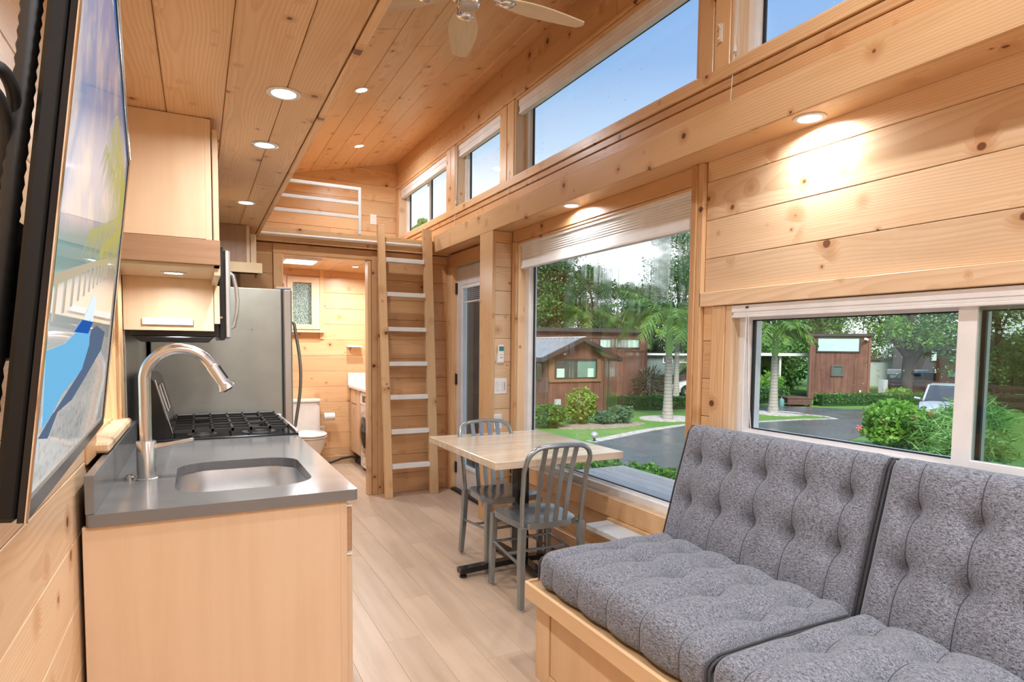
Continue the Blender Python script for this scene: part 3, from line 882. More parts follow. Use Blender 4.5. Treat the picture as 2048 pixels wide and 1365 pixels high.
m = MB(); m.prism([(RX0, 0.90), (-0.115, 0.90), (-0.118, 0.945), (-0.185, 1.20), (-0.205, 1.222), (RX0, 1.222)], RY0 + 0.02, RY1 - 0.02, 'Y')
m.build('back_panel', BLACK, rg, bevel=0.004)
m = MB(); m.prism([(-0.1135, 0.95), (-0.1105, 0.95), (-0.178, 1.207), (-0.182, 1.207)], RY0 + 0.012, RY0 + 0.034, 'Y'); m.build('steel_edge', SSP, rg, bevel=0.001)
m = MB(); m.tube([(-0.172, RY0 + 0.22, 1.17), (-0.137, RY0 + 0.22, 1.04), (-0.137, RY0 + 0.42, 1.04), (-0.172, RY0 + 0.42, 1.17)], 0.0035, 6, closed=True); m.build('display_frame', SSP, rg)
# small steel back splash behind the range
bsp = box('back_splash', XL + 0.001, XL + 0.007, 3.29, 4.58, 0.93, 1.44, SS, None, 0.001)
tag(bsp, 'brushed steel splash sheet on the wall behind the range', 'splashback')

# ---- fridge
fr = thing('refrigerator', 'tall stainless refrigerator with a bowed bar handle', 'refrigerator', (0.13, 4.96, 0))
FSIDE = plain('fridge_side', rgb(0.40, 0.395, 0.345), 0.40, 0.5)
box('body', XL + 0.03, 0.535, 4.58, 5.40, 0.02, 1.772, FSIDE, fr, 0.006)
box('door_gasket', 0.535, 0.546, 4.59, 5.39, 0.03, 1.765, BLACKM, fr, 0)
box('door', 0.546, 0.606, 4.58, 5.40, 0.62, 1.776, SS, fr, 0.010); box('drawer', 0.546, 0.606, 4.58, 5.40, 0.04, 0.61, SS, fr, 0.010)
m = MB(); pts = [(0.604, 4.65, 1.545), (0.628, 4.65, 1.535)] + [(0.628 + 0.042 * math.sin(PI * i / 10), 4.65, 1.52 - 0.72 * i / 10) for i in range(1, 10)] + [(0.628, 4.65, 0.785), (0.604, 4.65, 0.775)]
m.tube(pts, 0.0115, 10); m.build('handle', plain('handle_grey', rgb(0.30, 0.29, 0.28), 0.3, 0.9), fr, smooth=True)
box('hinge_cover', 0.50, 0.60, 4.585, 4.64, 1.772, 1.79, plain('grey_plastic', rgb(0.25, 0.25, 0.25), 0.5), fr, 0.004)
m = MB(); m.lathe([(0.005, 4.579), (0.004, 4.576), (0, 4.5755)], (0.34, 0, 1.487), 'Y', 10); m.build('screw', CHROME, fr)
fc = thing('fridge_cabinet', 'brown wood cabinet above the refrigerator, with a pale bottom shelf box', 'cabinet', (0.1, 5.05, 1.92))
DKM = streaky('walnut_panel', 'Z', rgb(0.36, 0.215, 0.125), rgb(0.24, 0.13, 0.07), (1.5, 24.0), 0.4, 0.5)
box('side_panel', XL + 0.004, 0.345, 5.04, 5.058, 2.0, 2.278, DKM, fc, 0.001)
box('body', XL + 0.004, 0.345, 5.058, 5.42, 2.0, 2.278, DKM, fc, 0)
box('face_frame', 0.345, 0.368, 5.04, 5.42, 2.0, 2.278, MAPLE, fc, 0.001); box('door', 0.372, 0.414, 5.045, 5.42, 1.99, 2.22, MAPLE, fc, 0.003)
m = MB(); m.box(XL + 0.004, 0.452, 5.02, 5.042, 1.925, 2.0); m.box(0.430, 0.452, 5.042, 5.43, 1.925, 2.0); m.build('shelf_rail', plain('birch_pale', rgb(0.74, 0.56, 0.34), 0.4), fc, bevel=0.001)
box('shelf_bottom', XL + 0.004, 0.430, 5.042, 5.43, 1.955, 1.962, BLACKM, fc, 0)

# ================================================================== TELEVISION
tv = thing('television', 'flat television on an arm, showing a beach with palm fronds', 'television')
S_ = 0.886; H_ = 0.498
box('case', -S_ - 0.012, 0.012, -0.014, H_ + 0.012, -0.014, -0.001, plain('tv_black', rgb(0.007, 0.0065, 0.006), 0.4, Specular_IOR_Level=0.25), tv, 0.003)
m = MB(); m.box(-0.66, -0.10, 0.05, 0.36, -0.042, -0.014); m.build('back_cover', BLACKM, tv, bevel=0.012)
m = MB(); f_ = 0.008
m.box(-S_ - 0.012, -S_, -0.014, H_ + 0.012, -0.001, 0.003); m.box(0, 0.010, -0.014, H_ + 0.012, -0.001, 0.003); m.box(-S_, 0, -0.014, 0, -0.001, 0.004); m.box(-S_, 0, H_, H_ + 0.010, -0.001, 0.003)
m.build('bezel', BLACK, tv)
m = MB(); m.tube([(-S_ - 0.012, -0.014, 0.004), (-S_ - 0.012, H_ + 0.012, 0.004)], 0.0013, 8); m.tube([(0.010, 0, 0.003), (0.010, H_ + 0.010, 0.003), (-S_, H_ + 0.010, 0.003)], 0.0018, 8)
m.build('chrome_edge', CHROME, tv)
# screen picture: sky, clouds, sea and sand are bands of the flat image
t = NT('screen_picture')
xyz = t.sep(t.obj())
X_, Y_ = t.math('ADD', xyz[0], -S_ / 2), t.math('ADD', xyz[1], H_ / 2)
slope = t.math('MULTIPLY_ADD', X_, -0.1935, Y_)        # horizon is tilted
cl_ = t.noise(t.comb(t.math('MULTIPLY', X_, 5.0), t.math('MULTIPLY', Y_, 5.5), 3.0), 1.3, 5.0, 0.6)
sky_ = t.mix(t.smooth(slope, 0.37, 0.68), rgb(0.40, 0.62, 0.95), rgb(0.13, 0.36, 0.86))
sky_ = t.mix(t.smooth(cl_, 0.46, 0.64), sky_, rgb(0.88, 0.88, 0.95))
sea_ = rgb(0.22, 0.58, 0.62)
sn = t.noise(t.comb(t.math('MULTIPLY', X_, 60.0), t.math('MULTIPLY', Y_, 130.0), 0.0), 1.0, 3.0)
sand_ = t.mix(t.smooth(sn, 0.45, 0.80), rgb(0.97, 0.96, 0.94), rgb(0.60, 0.56, 0.52))
wave_ = t.mix(t.smooth(slope, 0.20, 0.31), rgb(0.86, 0.78, 0.60), rgb(0.70, 0.78, 0.80))
c = t.mix(t.smooth(slope, 0.215, 0.225), sand_, wave_)
c = t.mix(t.smooth(slope, 0.312, 0.318), c, sea_)
c = t.mix(t.smooth(slope, 0.352, 0.372), c, sky_)
em = t.n('Emission'); t.put(em.inputs[0], c); em.inputs[1].default_value = 1.25
gl = t.n('BsdfGlossy'); gl.inputs['Roughness'].default_value = 0.04
fz = t.n('Fresnel'); fz.inputs[0].default_value = 1.4
mm = t.n('MixShader'); t.put(mm.inputs[0], fz.outputs[0]); t.t.links.new(em.outputs[0], mm.inputs[1]); t.t.links.new(gl.outputs[0], mm.inputs[2])
t.t.links.new(mm.outputs[0], t.out.inputs[0])
screen = box('screen', -S_, 0, 0, H_, 0.0, 0.0012, t.m, tv, 0)
def pic(name, polys, col, k=1.2, z=0.0016):
    m = MB()
    for poly in polys:
        n = len(poly); m.add([(x, y, z) for x, y in poly], [tuple(range(n))])
    return m.build(name, emis('screen_' + name, col, k), screen)
pic('painted_boat', [[(-0.865, 0.103), (-0.752, 0.113), (-0.611, 0.137), (-0.507, 0.153), (-0.491, 0.122), (-0.559, 0.091), (-0.732, 0.068), (-0.811, 0.05), (-0.845, 0.045)]], rgb(0.16, 0.45, 0.72))
pic('boat_stripe', [[(-0.69, 0.127), (-0.619, 0.144), (-0.473, 0.152), (-0.529, 0.134)]], rgb(0.02, 0.10, 0.40), z=0.0020)
pic('boat_tip', [[(-0.599, 0.146), (-0.503, 0.183), (-0.446, 0.187), (-0.476, 0.152)]], rgb(0.75, 0.85, 0.95))
pic('boat_shadow', [[(-0.477, 0.142), (-0.40, 0.152), (-0.20, 0.155), (-0.245, 0.124), (-0.512, 0.079), (-0.638, 0.059), (-0.80, 0.050), (-0.559, 0.091)], [(-0.86, 0.039), (-0.789, 0.053), (-0.742, 0.057), (-0.804, 0.034)]], rgb(0.10, 0.14, 0.22), z=0.0014)
pic('pier', [[(-0.882, 0.156), (-0.507, 0.226), (-0.284, 0.264), (-0.273, 0.258), (-0.507, 0.218), (-0.876, 0.148)]] + [[(x, 0.19 + 0.1935 * (x + 0.68)), (x + 0.012, 0.19 + 0.1935 * (x + 0.692)), (x + 0.012, 0.158 + 0.1935 * (x + 0.692)), (x, 0.158 + 0.1935 * (x + 0.68))] for x in np.arange(-0.85, -0.28, 0.055)], rgb(0.50, 0.42, 0.30))
fr_polys = []
rr_ = random.Random(3)
for (sx, sy, ex, ey, wd) in ((-0.02, 0.44, -0.40, 0.445, 0.075), (-0.02, 0.43, -0.45, 0.41, 0.09), (-0.02, 0.41, -0.52, 0.365, 0.10), (-0.02, 0.39, -0.62, 0.24, 0.085), (-0.02, 0.37, -0.45, 0.25, 0.09)):
    n = 44
    for i in range(n):
        f = i / (n - 1); px_, py_ = sx + (ex - sx) * f, sy + (ey - sy) * f
        ln = wd * (1.0 - 0.55 * f) * rr_.uniform(0.7, 1.2)
        for sg in (1, -1):
            fr_polys.append([(px_, py_), (px_ - 0.006, py_ + 0.001), (px_ - 0.03 - 0.04 * f, py_ + sg * ln * (0.5 if sg > 0 else 1.2))])
fo = pic('palm_frond', fr_polys, rgb(0.60, 0.49, 0.12), 1.0, 0.0018); fo['kind'] = 'stuff'
tu, tvv, tn = Vector((-0.067, 0.997, -0.040)).normalized(), Vector((0.104, 0.046, 0.994)), Vector((0.992, 0.062, -0.107))
tn = tu.cross(tvv).normalized(); tvv = tn.cross(tu)
tv.matrix_world = Matrix(((tu.x, tvv.x, tn.x, -0.167), (tu.y, tvv.y, tn.y, 1.4), (tu.z, tvv.z, tn.z, 1.237), (0, 0, 0, 1)))
# ribbed cable hose and wall arm behind the set
m = MB()
pts = [Vector((-0.0825, 0.535, 1.75)), Vector((-0.0910, 0.534, 1.66)), Vector((-0.1030, 0.535, 1.55)), Vector((-0.1205, 0.540, 1.42)), Vector((-0.138, 0.552, 1.28))]
rs = []; pp = []
for i in range(len(pts) - 1):
    for k in range(24):
        pp.append(pts[i].lerp(pts[i + 1], k / 24)); rs.append(0.0068 if k % 2 else 0.0058)
m.tube(pp, rs, 12)
tag(m.build('cable_hose', BLACKM, smooth=True, angle=80), 'black ribbed cable hose hanging behind the television', 'cable')
arm = thing('tv_wall_arm', 'black steel wall arm holding the television', 'wall mount', (XL, 0.95, 1.3))
box('wall_plate', XL, XL + 0.02, 0.78, 1.12, 1.26, 1.62, BLACKM, arm, 0.002)
m = MB(); m.tube([(XL + 0.02, 0.86, 1.44), (XL + 0.09, 0.72, 1.44), (-0.178, 0.92, 1.46)], (0.014, 0.03), 4, flat=(0, 0, 1)); m.build('arm', BLACKM, arm)
box('arm_bracket', -0.225, -0.178, 0.80, 1.05, 1.36, 1.52, BLACKM, arm, 0.003)
def curve(ctrl, n=6):
    c = [Vector(q) for q in ctrl]; c = [c[0] * 2 - c[1]] + c + [c[-1] * 2 - c[-2]]; out = []
    for i in range(1, len(c) - 2):
        for k in range(n):
            t_ = k / n; a, b, d, e = c[i - 1], c[i], c[i + 1], c[i + 2]
            out.append(0.5 * ((2 * b) + (d - a) * t_ + (2 * a - 5 * b + 4 * d - e) * t_ * t_ + (3 * b - a - 3 * d + e) * t_ ** 3))
    return out + [c[-2]]
for ctrl, lab in (([(-0.282, 0.80, 1.32), (-0.255, 0.60, 1.33), (-0.185, 0.47, 1.42), (-0.130, 0.49, 1.535), (-0.112, 0.505, 1.5555), (-0.1065, 0.52, 1.551), (-0.1085, 0.535, 1.535), (-0.1185, 0.55, 1.49), (-0.14, 0.58, 1.40)], 'thick black power cord looped behind the television, the outer of two'),
                  ([(-0.282, 0.80, 1.28), (-0.258, 0.60, 1.29), (-0.188, 0.47, 1.39), (-0.132, 0.49, 1.52), (-0.116, 0.505, 1.541), (-0.1115, 0.52, 1.535), (-0.1135, 0.535, 1.518), (-0.1235, 0.55, 1.47), (-0.145, 0.58, 1.38)], 'thick black power cord behind the television, the inner of two')):
    m = MB(); m.tube(curve(ctrl), 0.0042, 12); tag(m.build('power_cord', BLACKM, smooth=True), lab, 'cord')
# ================================================================== DINING SET
tb = thing('dining_table', 'square butcher-block dining table on a black steel pedestal', 'table', (1.775, 3.28, 0))
t = NT('butcher_block')
xyz = t.sep(t.obj())
row = t.math('FLOOR', t.math('MULTIPLY', xyz[1], 25.0))
rn = t.n('TexWhiteNoise', noise_dimensions='1D'); t.put(rn.inputs['W'], row)
col_ = t.math('FLOOR', t.math('ADD', t.math('MULTIPLY', xyz[0], 2.4), t.math('MULTIPLY', rn.outputs[0], 5.0)))
wn = t.n('TexWhiteNoise', noise_dimensions='2D'); t.put(wn.inputs['Vector'], t.comb(row, col_, 0.0))
gr_ = t.noise(t.comb(t.math('MULTIPLY', xyz[0], 3.0), t.math('MULTIPLY', xyz[1], 70.0), t.math('MULTIPLY', xyz[2], 70.0)), 1.0, 3.0)
c = t.mix(wn.outputs[0], rgb(0.77, 0.67, 0.53), rgb(0.66, 0.51, 0.36))
c = t.mix(t.math('MULTIPLY', t.smooth(gr_, 0.4, 0.75), 0.35), c, rgb(0.42, 0.25, 0.12))
ln = t.math('ABSOLUTE', t.math('SUBTRACT', t.math('FRACT', t.math('MULTIPLY', xyz[1], 25.0)), 0.5))
c = t.mix(t.math('MULTIPLY', t.smooth(ln, 0.47, 0.5), 0.35), c, rgb(0.25, 0.14, 0.07))
BB = t.pbr(c, 0.13, Specular_IOR_Level=0.65)
box('top', 1.362, 2.192, 2.795, 3.81, 0.738, 0.780, BB, tb, 0.003)
box('column', 1.735, 1.815, 3.24, 3.32, 0.05, 0.725, BLACK, tb, 0.006)
box('mount_plate', 1.60, 1.95, 3.10, 3.46, 0.725, 0.738, BLACK, tb, 0.002)
for a in range(4):
    d = Vector((math.cos(a * PI / 2), math.sin(a * PI / 2), 0))
    c0 = Vector((1.775, 3.28, 0))
    ln_ = 0.415 if a % 2 == 0 else 0.38
    m = MB(); m.tube([c0 + d * 0.03 + Vector((0, 0, 0.055)), c0 + d * ln_ + Vector((0, 0, 0.042))], (0.032, 0.016), 4, flat=(0, 0, 1))
    ft = m.build('foot', BLACK, tb, bevel=0.004)
    e_ = c0 + d * (ln_ - 0.03); m = MB(); m.lathe([(0.022, 0.0), (0.022, 0.012), (0.012, 0.014), (0.012, 0.03)], (e_.x, e_.y, 0), n=12); m.build('glide', BLACKM, ft)

ALU = plain('dark_aluminium', rgb(0.30, 0.335, 0.355), 0.25, 0.65)
def chair(name, label):
    ch = thing(name, label, 'chair', (0, 0, 0), None)
    # seat: dished slab
    nx, ny = 15, 15; m = MB(); vs = []; fs = []
    for lay in (0, 1):
        for i in range(nx):
            for j in range(ny):
                u, v = -1 + 2 * i / (nx - 1), -1 + 2 * j / (ny - 1)
                wx = 0.188 + 0.012 * v
                k = (abs(u) ** 5 + abs(v) ** 5) ** (1 / 5) if (u or v) else 0
                mx_ = max(abs(u), abs(v)); s = mx_ / k if k > 1e-6 else 1
                z = 0.456 - 0.012 * max(0, 1 - (u * u) * 1.3) * max(0, 1 - (v + 0.25) ** 2 * 1.6) - 0.004 * (mx_ ** 8)
                if lay: z = 0.418
                vs.append((u * s * wx, v * s * 0.192, z))
    for lay in (0, 1):
        o = lay * nx * ny
        for i in range(nx - 1):
            for j in range(ny - 1):
                fs.append((o + i * ny + j, o + (i + 1) * ny + j, o + (i + 1) * ny + j + 1, o + i * ny + j + 1))
    bnd = [(i, 0) for i in range(nx - 1)] + [(nx - 1, j) for j in range(ny - 1)] + [(i, ny - 1) for i in range(nx - 1, 0, -1)] + [(0, j) for j in range(ny - 1, 0, -1)]
    for q in range(len(bnd)):
        a, b = bnd[q], bnd[(q + 1) % len(bnd)]
        ia, ib = a[0] * ny + a[1], b[0] * ny + b[1]
        fs.append((ia, ib, nx * ny + ib, nx * ny + ia))
    m.add(vs, fs); m.build('seat', ALU, ch, smooth=True, angle=35)
    # back frame: bent flat tube
    pl = [(-0.178, -0.186, 0.43), (-0.186, -0.200, 0.58), (-0.192, -0.228, 0.74)]
    top = []
    for i in range(9):
        a = math.radians(180 - 90 * i / 8)
        top.append((-0.105 + 0.087 * math.cos(a), -0.250 - 0.028 * math.sin(a), 0.785 + 0.085 * math.sin(a)))
    pts = pl + top + [(-0.05, -0.282, 0.874), (0, -0.284, 0.876)]
    pts = pts + [(-x, y, z) for x, y, z in reversed(pts[:-1])]
    m = MB(); m.tube(pts, (0.0155, 0.0125), 10); m.build('back_frame', ALU, ch, smooth=True)
    for x in (-0.093, -0.031, 0.031, 0.093):
        m = MB(); m.tube([(x * 0.92, -0.172, 0.44), (x * 0.95, -0.196, 0.58), (x * 0.98, -0.232, 0.74), (x, -0.276, 0.868)], (0.0135, 0.004), 4, flat=(0, 1, 0)); m.build('slat', ALU, ch)
    for sx in (-1, 1):
        m = MB(); m.tube([(sx * 0.178, -0.186, 0.44), (sx * 0.186, -0.190, 0.25), (sx * 0.196, -0.212, 0.012)], [(0.0175, 0.022), (0.0165, 0.020), (0.0145, 0.016)], 4, flat=(0, 1, 0)); lg = m.build('leg', ALU, ch, bevel=0.004)
        m = MB(); m.lathe([(0.013, 0.0), (0.014, 0.004), (0.014, 0.010), (0.010, 0.014)], (sx * 0.196, -0.212, 0), n=12); m.build('foot_cap', CHROME, lg)
        m = MB(); m.tube([(sx * 0.176, 0.168, 0.43), (sx * 0.182, 0.172, 0.25), (sx * 0.188, 0.178, 0.012)], [(0.0185, 0.020), (0.0165, 0.018), (0.0145, 0.015)], 4, flat=(0, 1, 0)); lg = m.build('leg', ALU, ch, bevel=0.004)
        m = MB(); m.lathe([(0.013, 0.0), (0.014, 0.004), (0.014, 0.010), (0.010, 0.014)], (sx * 0.188, 0.178, 0), n=12); m.build('foot_cap', CHROME, lg)
        m = MB(); m.tube([(sx * 0.187, -0.19, 0.235), (sx * 0.184, 0.17, 0.265)], 0.0085, 8); m.build('stretcher', ALU, ch, smooth=True)
    m = MB(); m.tube([(-0.184, 0.16, 0.262), (0.184, 0.16, 0.262)], 0.0085, 8); m.build('stretcher', ALU, ch, smooth=True)
    m = MB(); m.tube([(-0.19, -0.02, 0.248), (0.19, -0.02, 0.248)], 0.0085, 8); m.build('stretcher', ALU, ch, smooth=True)
    return ch
c1 = chair('dining_chair', 'brushed aluminium slat-back chair on the sofa side of the table, back to us')
c2 = copy_tree(c1)
c1.location = (1.672, 2.915, 0); c1.rotation_euler = (0, 0, math.radians(-1))
tag(c2, 'brushed aluminium slat-back chair tucked in on the far side of the table, facing us', 'chair')
c2.location = (1.735, 3.462, 0); c2.rotation_euler = (0, 0, math.radians(180))
for q in (c1, c2): q['group'] = 'aluminium dining chairs'

# ================================================================== SOFA BENCH
BIR = streaky('birch_long', 'Y', rgb(0.74, 0.52, 0.30), rgb(0.58, 0.36, 0.18), (1.6, 20.0), 0.36, 0.35)
BIRZ = streaky('birch_up', 'Z', rgb(0.72, 0.50, 0.29), rgb(0.56, 0.34, 0.17), (1.6, 20.0), 0.36, 0.35)
sb = thing('sofa_bench', 'built-in birch bench carrying the grey sofa cushions', 'bench', (1.69, 0.9, 0))
box('body', 1.252, XR - 0.024, -0.5, 2.118, 0.0, 0.385, BIRZ, sb, 0)
box('end_panel', 1.236, XR - 0.024, 2.118, 2.136, 0.0, 0.385, BIRZ, sb, 0.001)
m = MB(); m.box(1.236, 1.252, 2.03, 2.118, 0, 0.345); m.box(1.236, 1.252, -0.5, 2.03, 0.318, 0.345); m.box(1.236, 1.252, -0.5, 2.03, 0.0, 0.05); m.box(1.236, 1.252, 0.74, 0.80, 0.05, 0.318)
m.build('face_frame', BIRZ, sb, bevel=0.001)
box('door', 1.240, 1.251, 0.805, 2.024, 0.054, 0.312, BIRZ, sb, 0.002); box('door', 1.240, 1.251, -0.49, 0.735, 0.054, 0.312, BIRZ, sb, 0.002)
box('top_board', 1.206, XR - 0.024, -0.5, 2.150, 0.385, 0.400, streaky('ply_top', 'Y', rgb(0.52, 0.33, 0.17), rgb(0.42, 0.25, 0.12), (1.6, 20.0), 0.5, 0.4), sb, 0.001)
box('front_trim', 1.190, 1.206, -0.5, 2.160, 0.338, 0.412, BIR, sb, 0.006); box('end_trim', 1.206, XR - 0.024, 2.150, 2.160, 0.338, 0.412, BIR, sb, 0.004)

def fabric():
    t = NT('grey_tweed')
    xyz = t.sep(t.obj())
    a = t.noise(t.comb(t.math('MULTIPLY', xyz[0], 900.0), t.math('MULTIPLY', xyz[1], 220.0), t.math('MULTIPLY', xyz[2], 900.0)), 1.0, 2.0)
    b = t.noise(t.comb(t.math('MULTIPLY', xyz[0], 300.0), t.math('MULTIPLY', xyz[1], 70.0), t.math('MULTIPLY', xyz[2], 300.0)), 1.0, 2.0)
    f = t.math('ADD', t.math('MULTIPLY', a, 0.65), t.math('MULTIPLY', b, 0.45))
    c = t.mix(t.smooth(f, 0.38, 0.72), rgb(0.034, 0.039, 0.052), rgb(0.325, 0.34, 0.39))
    return t.pbr(c, 0.9, 0.0, t.bump(f, 0.2, 0.001), Sheen_Weight=0.25, Sheen_Roughness=0.4, Specular_IOR_Level=0.2)
FAB = fabric()
PIPE = plain('dark_piping', rgb(0.05, 0.052, 0.06), 0.8)

def cushion(name, label, D, L, Tn, seams, buttons, group, r=0.045):
    """lying cushion: x depth 0..D, y length 0..L, z 0..Tn, tufted top; front edge at x=0"""
    nx, ny, nz = 60, 110, 7
    hx, hy, hz = D / 2, L / 2, Tn / 2
    verts = []; faces = []; index = {}
    def vid(i, j, k):
        key = (i, j, k)
        if key not in index:
            index[key] = len(verts)
            verts.append((-hx + D * i / nx, -hy + L * j / ny, -hz + Tn * k / nz))
        return index[key]
    for i in range(nx):
        for j in range(ny):
            faces.append((vid(i, j, nz), vid(i + 1, j, nz), vid(i + 1, j + 1, nz), vid(i, j + 1, nz)))
            faces.append((vid(i, j, 0), vid(i, j + 1, 0), vid(i + 1, j + 1, 0), vid(i + 1, j, 0)))
    for k in range(nz):
        for i in range(nx):
            faces.append((vid(i, 0, k), vid(i + 1, 0, k), vid(i + 1, 0, k + 1), vid(i, 0, k + 1)))
            faces.append((vid(i, ny, k), vid(i, ny, k + 1), vid(i + 1, ny, k + 1), vid(i + 1, ny, k)))
        for j in range(ny):
            faces.append((vid(0, j, k), vid(0, j, k + 1), vid(0, j + 1, k + 1), vid(0, j + 1, k)))
            faces.append((vid(nx, j, k), vid(nx, j + 1, k), vid(nx, j + 1, k + 1), vid(nx, j, k + 1)))
    P = np.array(verts)
    H = np.array([hx, hy, hz]); inner = H - r
    q = np.clip(P, -inner, inner); d = P - q; n = np.linalg.norm(d, axis=1); ok = n > 1e-9
    N = np.zeros_like(P); N[ok] = d[ok] / n[ok][:, None]
    Q = P.copy(); Q[ok] = q[ok] + N[ok] * r
    X, Y = Q[:, 0], Q[:, 1]
    ed = np.minimum(hx - np.abs(X), hx) / hx
    crown = 0.028 * (1 - (X / hx) ** 4) * (1 - (Y / hy) ** 4)
    top = np.clip((Q[:, 2] + hz * 0.2) / (hz * 1.2), 0, 1)
    front = np.clip((-X - hx + r * 1.2) / r, 0, 1)
    dz = crown.copy(); dn = np.zeros(len(Q))
    sy = sorted(seams)
    allb = [-hy] + sy + [hy]
    for a, b in zip(allb[:-1], allb[1:]):
        mk = (Y >= a) & (Y <= b); dn[mk] += 0.013 * np.sin(PI * (Y[mk] - a) / (b - a))
    for s in sy: dn -= 0.008 * np.exp(-((Y - s) / 0.006) ** 2)
    for bx, by in buttons:
        rr = (X - bx) ** 2 + (Y - by) ** 2
        dz -= 0.026 * np.exp(-rr / 0.060 ** 2) + 0.026 * np.exp(-rr / 0.024 ** 2)
    Q[:, 2] += top * (dz + dn)
    Q[:, 0] -= front * (1 - top * 0.6) * dn * 0.8
    me = bpy.data.meshes.new(name)
    me.from_pydata([tuple(p) for p in Q], [], faces)
    bm = bmesh.new(); bm.from_mesh(me); bmesh.ops.recalc_face_normals(bm, faces=bm.faces); bm.to_mesh(me); bm.free()
    me.materials.append(FAB)
    for p in me.polygons: p.use_smooth = True
    o = link(name, me); tag(o, label, 'cushion', group)
    inv = {v_: k_ for k_, v_ in index.items()}
    for s_ in sy:
        j = int(round((s_ + hy) / L * ny)); path = [index[(0, j, k)] for k in range(1, nz + 1)] + [index[(i, j, nz)] for i in range(1, nx + 1)]
        pp_ = [Vector(Q[a]) for a in path]
        m = MB(); m.tube(pp_, 0.0022, 5); m.build('seam', PIPE, o)
    for sgn in (-1, 1):
        m = MB(); y = sgn * (hy - 0.004); z = hz - 0.010
        m.tube([(-hx + 0.004, y, -hz + 0.03), (-hx + 0.004, y, z - r * 0.6), (-hx + 0.016, y, z - 0.012), (-hx + r, y, z), (0, y, z + 0.004), (hx - r, y, z), (hx - 0.012, y, z - 0.016), (hx - 0.004, y, -hz + 0.03)], 0.0042, 8)
        m.build('piping', PIPE, o, smooth=True)
    for bx, by in buttons:
        k = np.argmin((Q[:, 0] - bx) ** 2 + (Q[:, 1] - by) ** 2 + 1e3 * (top < 0.9)); zb = Q[k, 2]
        me2 = _btn
        link('button', me2, o, (bx, by, zb + 0.002))
    return o
m = MB(); m.lathe([(0.0, -0.003), (0.011, -0.003), (0.012, 0.0), (0.009, 0.004), (0.0, 0.006)], n=10)
_b = m.build('button', FAB); _btn = _b.data
bpy.data.objects.remove(_b)
def seam_set(L, k=5):
    return [-L / 2 + L / 110 * round(110 * (i + 0.62) / (k + 0.25)) for i in range(k)]
Ls = 0.925
ss = seam_set(Ls)
def place(o, M): o.matrix_world = M
def seatpos(o, yc): o.location = (1.222 + 0.66 / 2, yc, 0.400 + 0.070)
SB = [(x, y) for y in ss for x in (-0.02, 0.20)]
s1 = cushion('seat_cushion', 'grey tufted seat cushion at the window end of the bench', 0.66, Ls, 0.138, ss, SB, 'grey bench seat cushions')
seatpos(s1, 1.178 + Ls / 2)
s2 = copy_tree(s1); tag(s2, 'grey tufted seat cushion on the bench, nearer the camera', 'cushion', 'grey bench seat cushions'); seatpos(s2, 1.172 - Ls / 2)
Lb = 0.925
BBt = [(x, y) for y in seam_set(Lb) for x in (0.135, -0.055)]
b1 = cushion('back_cushion', 'grey tufted back cushion by the picture window, one edge piped', 0.60, Lb, 0.115, seam_set(Lb), BBt, 'grey bench back cushions')
phi = math.radians(-73.5)
def backpos(o, yc):
    # local x runs up the leaning back, local z faces the room
    M = Matrix.Rotation(phi, 4, 'Y')
    o.matrix_world = Matrix.Translation((2.008, yc, 0.735)) @ M
backpos(b1, 1.193 + Lb / 2)
b2 = copy_tree(b1); tag(b2, 'grey tufted back cushion under the slider window', 'cushion', 'grey bench back cushions'); backpos(b2, 1.187 - Lb / 2)

# white-topped low end box beyond the bench
eb = thing('end_box', 'low wooden end box with a white top, between bench and picture window', 'box', (2.06, 2.5, 0))
box('top', 1.965, XR - 0.022, 2.165, 2.842, 0.338, 0.372, plain('white_board', rgb(0.66, 0.68, 0.66), 0.4), eb, 0.004)
box('front_board', 2.025, 2.045, 2.18, 2.78, 0.0, 0.338, BIR, eb, 0.001); box('side_board', 2.045, XR - 0.022, 2.76, 2.78, 0.0, 0.338, BIR, eb, 0.001)
box('wall_cleat', XR - 0.045, XR - 0.020, 2.165, 2.842, 0.372, 0.388, PYX, eb, 0.002)

# ================================================================== LADDER, LOFT RAIL
ld = thing('ladder', 'pine loft ladder with white treads leaning on the loft beam', 'ladder', (1.72, 5.31, 0))
def lr(z): return 5.318 + (5.405 - 5.318) * z / 2.46
for xa0, xa1, xb0, xb1 in ((1.482, 1.553, 1.440, 1.505), (1.908, 1.992, 1.862, 1.948)):
    m = MB()
    zb, zt = 0.0, 2.46
    yb, yt = lr(0) - 0.02, lr(2.46) - 0.02
    vs = [(xa0, yb, zb), (xa1, yb, zb), (xa1, yb + 0.038, zb), (xa0, yb + 0.038, zb), (xb0, yt, zt), (xb1, yt, zt), (xb1, yt + 0.038, zt), (xb0, yt + 0.038, zt)]
    m.add(vs, [(0, 1, 2, 3), (4, 5, 6, 7), (0, 1, 5, 4), (1, 2, 6, 5), (2, 3, 7, 6), (3, 0, 4, 7)])
    m.build('rail', pine('Z', 'Y'), ld, bevel=0.003)
WOODW = plain('white_tread', rgb(0.74, 0.72, 0.68), 0.5)
for z in (2.155, 1.848, 1.535, 1.222, 0.918, 0.604, 0.287):
    f_ = z / 2.46
    box('tread', 1.553 - 0.046 * f_, 1.908 - 0.044 * f_, lr(z) - 0.035, lr(z) + 0.035, z - 0.022, z + 0.016, WOODW, ld, 0.002)
m = MB()
for xx in (0.50, 1.845): m.tube([(xx, 5.448, 2.300), (xx, 5.425, 2.300)], 0.006, 8)
m.tube([(0.482, 5.425, 2.302), (1.855, 5.425, 2.308)], 0.0115, 10)
tag(m.build('ladder_rod', plain('white_metal', rgb(0.78, 0.77, 0.75), 0.35), smooth=True), 'long white metal rod across the front of the loft beam', 'rod')
